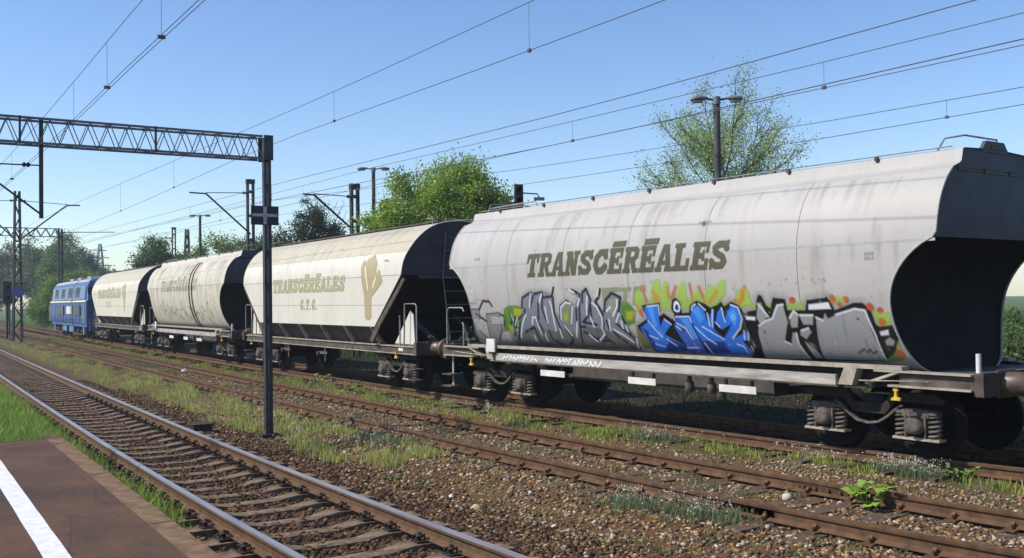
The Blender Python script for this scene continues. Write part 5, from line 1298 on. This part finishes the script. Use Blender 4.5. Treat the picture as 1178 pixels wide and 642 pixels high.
SPECS = [
 (29.9, 90.2, [(0, 0, 6.0, 2.6, 2.4, 3.0), (1.6, .5, 5.0, 1.8, 1.6, 2.6)], 'olive green tree peeping out between the sign post and the wagon roofs', (0.063, 0.091, 0.028), (0.203, 0.261, 0.080), 31),
 (26.9, 91.0, [(0, 0, 5.6, 3.0, 2.2, 2.9), (-1.8, 0, 4.8, 1.6, 1.6, 2.6)], 'bright green bushy tree above the ringed wagon', (0.070, 0.126, 0.025), (0.217, 0.334, 0.072), 32),
 (24.6, 95.5, [(0, 0, 4.8, 2.2, 2.0, 2.4)], 'low dull green bush between two taller trees above the far wagons', (0.056, 0.084, 0.028), (0.160, 0.210, 0.072), 33),
 (21.8, 92.5, [(0, 0, 5.9, 1.5, 1.5, 2.6), (1.3, .3, 4.9, 1.2, 1.2, 2.2), (-1.0, .2, 5.0, .9, 1, 1.8)], 'dark green round tree above the joint of the two farthest wagons', (0.042, 0.077, 0.022), (0.145, 0.217, 0.058), 34),
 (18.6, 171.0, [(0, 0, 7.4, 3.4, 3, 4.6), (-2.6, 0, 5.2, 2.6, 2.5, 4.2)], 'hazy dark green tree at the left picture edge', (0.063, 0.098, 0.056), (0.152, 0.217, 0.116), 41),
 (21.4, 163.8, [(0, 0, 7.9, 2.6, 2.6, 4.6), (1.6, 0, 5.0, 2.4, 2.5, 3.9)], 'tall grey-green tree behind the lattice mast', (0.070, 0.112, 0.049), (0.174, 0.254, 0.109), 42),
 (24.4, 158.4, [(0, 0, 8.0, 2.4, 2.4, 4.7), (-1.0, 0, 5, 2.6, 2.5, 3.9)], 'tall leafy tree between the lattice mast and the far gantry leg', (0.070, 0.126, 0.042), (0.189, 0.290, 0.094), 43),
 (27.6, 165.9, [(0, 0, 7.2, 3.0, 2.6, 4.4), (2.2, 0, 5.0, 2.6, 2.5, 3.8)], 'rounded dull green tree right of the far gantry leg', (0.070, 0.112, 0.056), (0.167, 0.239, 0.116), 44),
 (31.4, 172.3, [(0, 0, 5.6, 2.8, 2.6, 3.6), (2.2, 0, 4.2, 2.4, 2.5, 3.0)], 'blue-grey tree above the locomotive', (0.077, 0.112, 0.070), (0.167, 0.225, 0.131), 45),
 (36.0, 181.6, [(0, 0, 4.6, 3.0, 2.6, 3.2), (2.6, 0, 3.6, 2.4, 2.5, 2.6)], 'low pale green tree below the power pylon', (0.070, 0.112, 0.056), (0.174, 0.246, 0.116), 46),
 (17.4, 116.9, [(0, 0, 3.0, 1.6, 2.0, 2.6), (-1.5, .2, 2.2, 1.5, 1.5, 1.9)], 'bright green shrub just left of the locomotive', (0.084, 0.154, 0.028), (0.246, 0.392, 0.087), 47),
 (20.9, 123.5, [(0, 0, 3.6, 2.0, 2.0, 3.2), (-1.6, 0, 2.6, 1.3, 1.6, 2.2)], 'fresh green bush behind the front of the locomotive', (0.070, 0.133, 0.028), (0.203, 0.319, 0.072), 48),
 (43.0, 195.6, [(0, 0, 3.6, 3.2, 2.6, 2.6), (-2.5, 0, 3.0, 2.2, 2.2, 2.2)], 'far low tree line piece right of the pylon', (0.070, 0.112, 0.063), (0.160, 0.217, 0.123), 49),
]
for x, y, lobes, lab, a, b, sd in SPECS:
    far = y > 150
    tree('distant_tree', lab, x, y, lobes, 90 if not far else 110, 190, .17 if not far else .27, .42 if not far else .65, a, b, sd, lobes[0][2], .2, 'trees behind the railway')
for k, (x, y, h, lab) in enumerate([(24.3, 13.9, 1.9, 'green shrub glimpsed past the end of the nearest wagon'), (27.2, 10.5, 2.2, 'green shrub beyond the right picture edge behind the train'), (21.5, 24.0, 1.5, 'low shrub behind the underframe of the nearest wagon'), (22.0, 31.0, 1.7, 'low shrub hidden behind the second wagon'), (19.5, 46.0, 1.6, 'low shrub hidden behind the third wagon')]):
    tree('shrub', lab, x, y, [(0, 0, h * .55, 1.5, 1.2, h * .5), (1.1, .3, h * .45, 1.0, 1.0, h * .42), (-1.0, .2, h * .4, .9, .9, h * .4)], 50, 150, .075, .22, (.05, .09, .018), (.17, .25, .06), 60 + k, h * .5, .06, 'shrubs behind the train', cat='shrub')

# ------------------------------------------------------------------ ballast and stones (uncountable)
ICO_V = []; ph = (1 + 5 ** .5) / 2
for a in (-1, 1):
    for b in (-ph, ph): ICO_V += [(a, b, 0), (0, a, b), (b, 0, a)]
ICO_V = np.array(ICO_V) / 1.9
from itertools import combinations
_d = np.linalg.norm(ICO_V[:, None] - ICO_V[None], axis=2); _e = _d[_d > .01].min() * 1.01
ICO_F = []
for i, j, k in combinations(range(12), 3):
    if _d[i, j] < _e and _d[j, k] < _e and _d[i, k] < _e:
        n = np.cross(ICO_V[j] - ICO_V[i], ICO_V[k] - ICO_V[i]); ICO_F.append((i, j, k) if n @ ICO_V[i] > 0 else (i, k, j))
ICO_F = np.array(ICO_F)
def stones(name, label, xy, smin, smax, palette, seed, z_off=0.0, cat_kind='stuff'):
    rng = np.random.default_rng(seed); n = len(xy); s = rng.uniform(0, 1, n) ** 2.0 * (smax - smin) + smin
    base = ICO_V[None] * (1 + rng.uniform(-.42, .42, (n, 12, 1))) * np.stack([np.ones(n), rng.uniform(.6, 1, n), rng.uniform(.45, .85, n)], -1)[:, None]
    a = rng.uniform(0, 6.28, n); b = rng.uniform(-.5, .5, n); ca, sa, cb, sb = np.cos(a), np.sin(a), np.cos(b), np.sin(b)
    v = base * s[:, None, None]; x, y, z = v[..., 0], v[..., 1], v[..., 2]
    y, z = y * cb[:, None] - z * sb[:, None], y * sb[:, None] + z * cb[:, None]; x, y = x * ca[:, None] - y * sa[:, None], x * sa[:, None] + y * ca[:, None]
    Z = gz(xy[:, 0], xy[:, 1]) + s * .18 + z_off
    V = np.stack([x + xy[:, :1], y + xy[:, 1:2], z + Z[:, None]], -1).reshape(-1, 3); F = (ICO_F[None] + 12 * np.arange(n)[:, None, None]).reshape(-1, 3)
    P = np.array(palette); c = P[rng.integers(0, len(P), n)] * rng.uniform(.6, 1.25, (n, 1))
    o = link(name, np_mesh(name, V, F, M['stone'], np.repeat(np.c_[c, np.ones(n)], 12, 0))); tag(o, label=label, kind='stuff'); return o
def strip(f, a, b, y0, y1, n, rng, power=1.7):
    """n points in the strip f(y)+a .. f(y)+b, denser near the camera"""
    t = rng.uniform(0, 1, n) ** power; y = y0 + (y1 - y0) * t; x = np.vectorize(f)(y) + rng.uniform(a, b, n); return np.c_[x, y]
RUST = [(.115, .062, .034), (.075, .043, .027), (.16, .09, .05), (.05, .034, .025), (.21, .125, .068)]
TAN = [(.36, .235, .115), (.24, .15, .08), (.46, .34, .20), (.17, .11, .065), (.30, .25, .20), (.11, .08, .055), (.38, .20, .075), (.55, .46, .34)]
GREY = [(.40, .33, .245), (.28, .225, .165), (.50, .43, .33), (.20, .155, .115), (.33, .24, .15)]
g = np.random.default_rng(3)
stones('ballast', 'rust brown ballast stones of the platform track', np.r_[strip(FX, -1.55, 1.75, 4.2, 34, 30000, g), strip(FX, 1.2, 2.3, 4.2, 30, 9000, g)], .016, .042, RUST, 1)
stones('gravel', 'mixed tan and brown gravel between the platform track and the middle track', np.r_[strip(FX, 1.5, 4.3, 4.0, 20, 15000, g), strip(FX, 1.4, 2.6, 5, 30, 4000, g)], .008, .036, TAN + RUST, 2)
stones('gravel', 'tan gravel lying inside and beside the middle track', np.r_[strip(MX, -.68, .68, 3.0, 34, 11000, g), strip(MX, -1.9, -.85, 3.5, 24, 5000, g)], .012, .036, TAN, 3)
stones('gravel', 'pale gravel between the middle track and the train', np.r_[strip(MX, .85, 2.3, 3.0, 26, 9500, g), strip(MX, 1.0, 2.6, 4, 10, 4500, g, 1)], .010, .033, TAN + GREY + GREY, 4)
stones('gravel', 'dark stones of the track bed under the train', np.r_[strip(TX, -.9, .9, 4.0, 30, 3500, g), strip(TX, .9, 7.5, 3.0, 30, 5000, g)], .02, .045, RUST, 5)
def lone_stone(x, y, s, col, label, seed, cat='stone'):
    o = stones('loose_stone', label, np.array([[x, y]]), s, s * 1.001, [col], seed); o['category'] = cat; del o['kind']; return o
lone_stone(6.05, 10.15, .085, (.40, .32, .22), 'pale angular stone lying alone beside the shiny rail', 71)
lone_stone(8.83, 7.93, .10, (.68, .60, .50), 'whitish square stone on a sleeper inside the middle track', 72)
lone_stone(10.3, 8.6, .06, (.66, .62, .56), 'white stone on the tan gravel in front of the train', 73)

# ------------------------------------------------------------------ grass and weeds
def grass(name, label, xy, hmin, hmax, wid, cA, cB, seed, lean=.5, tipwhite=0.0):
    rng = np.random.default_rng(seed); n = len(xy); h = rng.uniform(0, 1, n) ** 1.4 * (hmax - hmin) + hmin; a = rng.uniform(0, 6.28, n); w = wid * rng.uniform(.6, 1.4, n)
    dx, dy = np.cos(a), np.sin(a); ln = rng.uniform(.1, 1, n) * lean * h; z = gz(xy[:, 0], xy[:, 1]) - .01
    b = rng.uniform(0, 6.28, n); lx, ly = np.cos(b) * ln, np.sin(b) * ln
    def pt(t, side, ww): return np.stack([xy[:, 0] + lx * t * t + dx * side * ww, xy[:, 1] + ly * t * t + dy * side * ww, z + h * t * (1 - .15 * t * lean)], -1)
    V = np.stack([pt(0, -1, w), pt(0, 1, w), pt(.55, -1, w * .75), pt(.55, 1, w * .75), pt(1, 0, w * 0)], 1).reshape(-1, 3)
    k = 5 * np.arange(n)[:, None, None]; F = (np.array([[0, 1, 3], [0, 3, 2], [2, 3, 4]])[None] + k).reshape(-1, 3)
    t = rng.uniform(0, 1, n)[:, None]; c = np.array(cA) * (1 - t) + np.array(cB) * t
    o = link(name, np_mesh(name, V, F, M['grass'], np.repeat(np.c_[c, np.ones(n)], 5, 0))); tag(o, label=label, kind='stuff'); return o
def clumps(pts, per, sig, rng):
    k = rng.poisson(per, len(pts)) + 1; i = np.repeat(np.arange(len(pts)), k); return pts[i] + rng.normal(size=(len(i), 2)) * sig
def masked(p, f, thr, sx=1.4, sy=.6, s=0):
    return p[vnoise((p[:, 0]) * sx, p[:, 1] * sy, s) > thr]
g = np.random.default_rng(8)
PALE_A, PALE_B = (.17, .20, .045), (.58, .57, .20)
p = np.r_[masked(strip(FX, 2.05, 3.5, 13.2, 34, 1500, g, 1.2), FX, .10, 2.3, 1.1), masked(strip(FX, 2.0, 4.0, 34, 75, 900, g, 1.2), FX, .10, 1.9, .8)]
grass('grass', 'pale dry-tipped grass growing between the platform track and the middle track', clumps(p, 26, .09, g), .04, .19, .006, PALE_A, PALE_B, 81)
p = masked(strip(FX, 2.2, 4.3, 5.5, 15, 260, g, 1.0), FX, .25, 1.9, 1.3, 2)
grass('grass', 'small weed tufts scattered on the gravel in the foreground', clumps(p, 16, .08, g), .03, .12, .006, (.06, .09, .03), (.24, .28, .12), 82, .9)
p = np.r_[strip(TX, -1.35, -.86, 6.0, 14, 330, g, 1.0), strip(TX, -1.75, -.85, 13, 30, 800, g, 1.2), strip(TX, -2.0, -.8, 30, 85, 800, g, 1.2)]
p = masked(p, TX, .08, 2.6, 1.6, 1)
grass('grass', 'green weeds fringing the near rail of the train track', clumps(p, 20, .08, g), .03, .17, .007, (.15, .20, .04), (.48, .51, .14), 83)
p = strip(FX, -2.9, -1.05, 10.6, 34, 2000, g, 1.0); p = p[(p[:, 1] > 15.8) | (p[:, 0] > 2.42)]
p = p[(p[:, 1] > 15.3) | (g.uniform(0, 1, len(p)) < .9)]
grass('grass', 'lush bright green grass at the end of the platform', clumps(p, 30, .09, g), .08, .36, .008, (.12, .20, .03), (.36, .48, .11), 84, .6)
p = np.c_[g.uniform(-6, 2.2, 900), g.uniform(15.9, 34, 900)]
grass('grass', 'tall green grass behind the end of the platform', clumps(p, 24, .13, g), .12, .42, .010, (.12, .19, .03), (.35, .46, .11), 85, .6)
p = np.r_[masked(strip(MX, -.65, .65, 8, 40, 420, g, 1.2), MX, .15, 2.5, 1.3, 5), masked(strip(MX, -1.9, 1.9, 34, 80, 600, g, 1.2), MX, .0, 1.5, .7, 5)]
grass('grass', 'weeds growing inside the middle track', clumps(p, 16, .08, g), .04, .16, .007, (.10, .12, .04), (.28, .29, .12), 86, .8)
p = np.c_[g.uniform(18.5, 27, 2600), 4 + 60 * g.uniform(0, 1, 2600) ** 1.3]
grass('grass', 'green grass behind and beneath the train', clumps(p, 14, .18, g), .08, .30, .013, (.045, .075, .02), (.13, .18, .05), 87, .7)
p = np.c_[g.uniform(13, 40, 5200), g.uniform(84, 165, 5200)]; p = p[p[:, 0] > vT(p[:, 1]) + 2.0]
grass('grass', 'bright sunlit meadow grass beyond the locomotive', clumps(p, 5, .35, g), .15, .5, .045, (.09, .17, .03), (.22, .34, .07), 88, .7)

def white_flowers(label, pts, seed):
    rng = np.random.default_rng(seed); n = len(pts); h = rng.uniform(.08, .24, n); z = gz(pts[:, 0], pts[:, 1]); C = np.c_[pts[:, 0], pts[:, 1], z + h]
    k = 5; C = np.repeat(C, k, 0) + rng.normal(size=(n * k, 3)) * .014; cols = np.tile(np.array([.66, .66, .58]), (len(C), 1)) * rng.uniform(.75, 1.1, (len(C), 1))
    o = link('white_flowers', leaf_mesh('white_flowers', C, .020, cols, rng)); tag(o, label=label, kind='stuff')
def near(f, off, y, sx, sy, n, rng): yy = y + rng.normal(size=n) * sy; return np.c_[np.vectorize(f)(yy) + off + rng.normal(size=n) * sx, yy]
white_flowers('tiny white wild flowers along the rail of the train track', np.r_[near(TX, -1.05, 8.15, .10, .30, 170, g), near(TX, -1.1, 9.6, .1, .3, 60, g), near(TX, -1.15, 12.6, .14, .5, 90, g), near(TX, -1.2, 18, .15, 1.2, 110, g), near(TX, -1.2, 25, .2, 2.0, 90, g)], 91)
white_flowers('tiny white wild flowers on the gravel in the foreground', np.r_[near(MX, -1.05, 7.9, .12, .25, 60, g), near(MX, -1.25, 8.6, .12, .25, 45, g), near(FX, 3.0, 15.5, .5, 1.5, 90, g), near(FX, 2.9, 21, .5, 3, 160, g), near(MX, -1.2, 15.0, .2, .5, 50, g)], 92)
p = np.r_[near(TX, -1.05, 8.15, .12, .32, 120, g), near(TX, -1.15, 12.6, .16, .5, 70, g), near(MX, -1.05, 7.9, .14, .28, 60, g), near(MX, -1.25, 8.6, .14, .28, 45, g), near(MX, -1.15, 15.0, .2, .6, 60, g)]
grass('grass', 'grey-green flower stalks in clumps near the rails', clumps(p, 14, .03, g), .06, .22, .004, (.09, .13, .06), (.24, .29, .16), 93, .5)

def weed(x, y, h, n, size, label, cA, cB, seed):
    """a leafy weed: stems with broad leaves"""
    rr = random.Random(seed); z = float(gz(x, y)); root = empty('weed', (x, y, z), label=label, cat='plant', group='leafy weeds'); st = MB()
    def leaf_mat(nm, c): return simple(nm, c, tuple(q * .7 for q in c), 20, .5, 0, .3)
    mats = [leaf_mat('weed_leaf_a' + str(seed), cA), leaf_mat('weed_leaf_b' + str(seed), cB)]
    ns = max(4, n // 6); L = 0
    for k in range(ns):
        a = k * 6.283 / ns + rr.uniform(-.4, .4); out = rr.uniform(.1, .75) * h; hh = h * rr.uniform(.55, 1.0) * (1.15 - .5 * out / h); top = Vector((math.cos(a) * out, math.sin(a) * out, hh))
        st.tube([(0, 0, 0), tuple(top * .5 + Vector((0, 0, hh * .12))), tuple(top)], [.006, .005, .003], 4)
        for q in range(n // ns + 1):
            t = rr.uniform(.35, 1.0); b = top * t + Vector((0, 0, hh * .3 * t * (1 - t))); c = a + rr.uniform(-1.9, 1.9); rl = size * rr.uniform(.45, 1.1); dx, dy = math.cos(c), math.sin(c)
            tip = b + Vector((dx * rl, dy * rl, rl * rr.uniform(-.35, .45))); m = (b + tip) / 2 + Vector((0, 0, rl * rr.uniform(.05, .2))); w = rl * rr.uniform(.32, .5); sd = Vector((-dy, dx, rr.uniform(-.4, .4))) * w
            MB().add([b, m * .45 + b * .55 + sd * .8, m + sd, tip, m - sd, m * .45 + b * .55 - sd * .8, m - Vector((0, 0, .012))], [(0, 6, 1), (1, 6, 2), (2, 6, 3), (3, 6, 4), (4, 6, 5), (5, 6, 0)], 0, True).build('leaf', mats[L % 2], root); L += 1
    st.build('stem', mats[1], root)
weed(9.12, 7.05, .36, 46, .15, 'bright lime-green leafy weed growing between the rails of the middle track', (.17, .30, .03), (.26, .36, .05), 1)
weed(11.55, 7.5, .28, 26, .12, 'fresh green weed below the buffer of the nearest wagon', (.13, .24, .03), (.18, .30, .05), 2)
weed(7.85, 14.3, .16, 12, .08, 'small blue-green weed beside white litter', (.09, .15, .06), (.14, .20, .09), 3)
weed(10.6, 23.6, .40, 18, .16, 'green weed bush at the train rail below the second wagon', (.10, .18, .03), (.15, .25, .05), 4)
weed(10.75, 26.6, .36, 16, .16, 'green weed bush right of the gantry post beside the train rail', (.11, .20, .03), (.17, .27, .05), 5)

# ------------------------------------------------------------------ litter and trackside box
def litter(x, y, s, label, seed):
    rr = random.Random(seed); bm = bmesh.new(); bmesh.ops.create_icosphere(bm, subdivisions=2, radius=s)
    for v in bm.verts: v.co = Vector((v.co.x * rr.uniform(.7, 1.2), v.co.y * rr.uniform(.6, 1.1), v.co.z * rr.uniform(.5, 1.1)))
    me = bpy.data.meshes.new('litter'); bm.to_mesh(me); bm.free(); me.materials.append(M['litter'])
    o = link('litter', me); o.location = (x, y, float(gz(x, y)) + s * .55); tag(o, label=label, cat='litter', group='white litter')
litter(7.76, 14.55, .085, 'crumpled white plastic bag by the middle track', 1)
litter(6.15, 10.95, .035, 'small white scrap of litter on the brown ballast', 2)
litter(8.55, 5.55, .045, 'white scrap of paper in the right foreground beside the rusty rail', 3)
litter(9.1, 34.5, .10, 'white scrap of litter far away between the rusty rails', 4)
bx = empty('cable_box', (5.22, 18.7, -.32), 0, label='small dark metal cable box beside the shiny rail', cat='box')
MB().box(-.17, .17, -.16, .16, 0, .22).build('housing', M['clip'], bx, .01)
MB().box(-.19, .19, -.18, .18, .222, .25).build('lid', M['clip'], bx, .006)
bx2 = empty('cable_box', (5.0, 19.6, -.32), 0, label='flat rust-brown cable cover left of the dark cable box', cat='box')
MB().box(-.30, .14, -.12, .12, 0, .17).build('housing', M['rust_old'], bx2, .01)
MB().box(-.32, .16, -.14, .14, .172, .19).build('lid', M['rust_old'], bx2, .005)

p = np.c_[g.uniform(13.2, 18.5, 900), 3 + 40 * g.uniform(0, 1, 900) ** 1.3]
grass('grass', 'dull dark weeds on shade-coloured ground behind the train', clumps(p, 14, .12, g), .05, .22, .010, (.03, .045, .015), (.09, .12, .04), 94, .8)

# ------------------------------------------------------------------ thin summer haze
hz = MB().box(-720, 720, -420, 820, -1.6, 20.0).build('haze', [], None); tag(hz, kind='stuff', label='thin pale summer haze')
hm = bpy.data.materials.new('haze_air'); hm.use_nodes = True; hn = hm.node_tree.nodes; hn.clear()
ho = hn.new('ShaderNodeOutputMaterial'); hv = hn.new('ShaderNodeVolumePrincipled'); hv.inputs['Color'].default_value = (.82, .90, 1.0, 1); hv.inputs['Density'].default_value = .0006; hv.inputs['Anisotropy'].default_value = .2
hm.node_tree.links.new(hv.outputs[0], ho.inputs['Volume']); hz.data.materials.append(hm)

p = np.r_[masked(strip(MX, .95, 2.6, 4, 30, 1500, g, 1.3), MX, -.05, 3.1, 2.3, 3), masked(strip(FX, 2.0, 4.2, 5, 24, 1300, g, 1.2), FX, .12, 2.9, 2.1, 6)]
grass('grass', 'low yellow-green ground weeds dotting the gravel', clumps(p, 9, .05, g), .02, .075, .007, (.13, .16, .04), (.40, .42, .15), 95, 1.1)
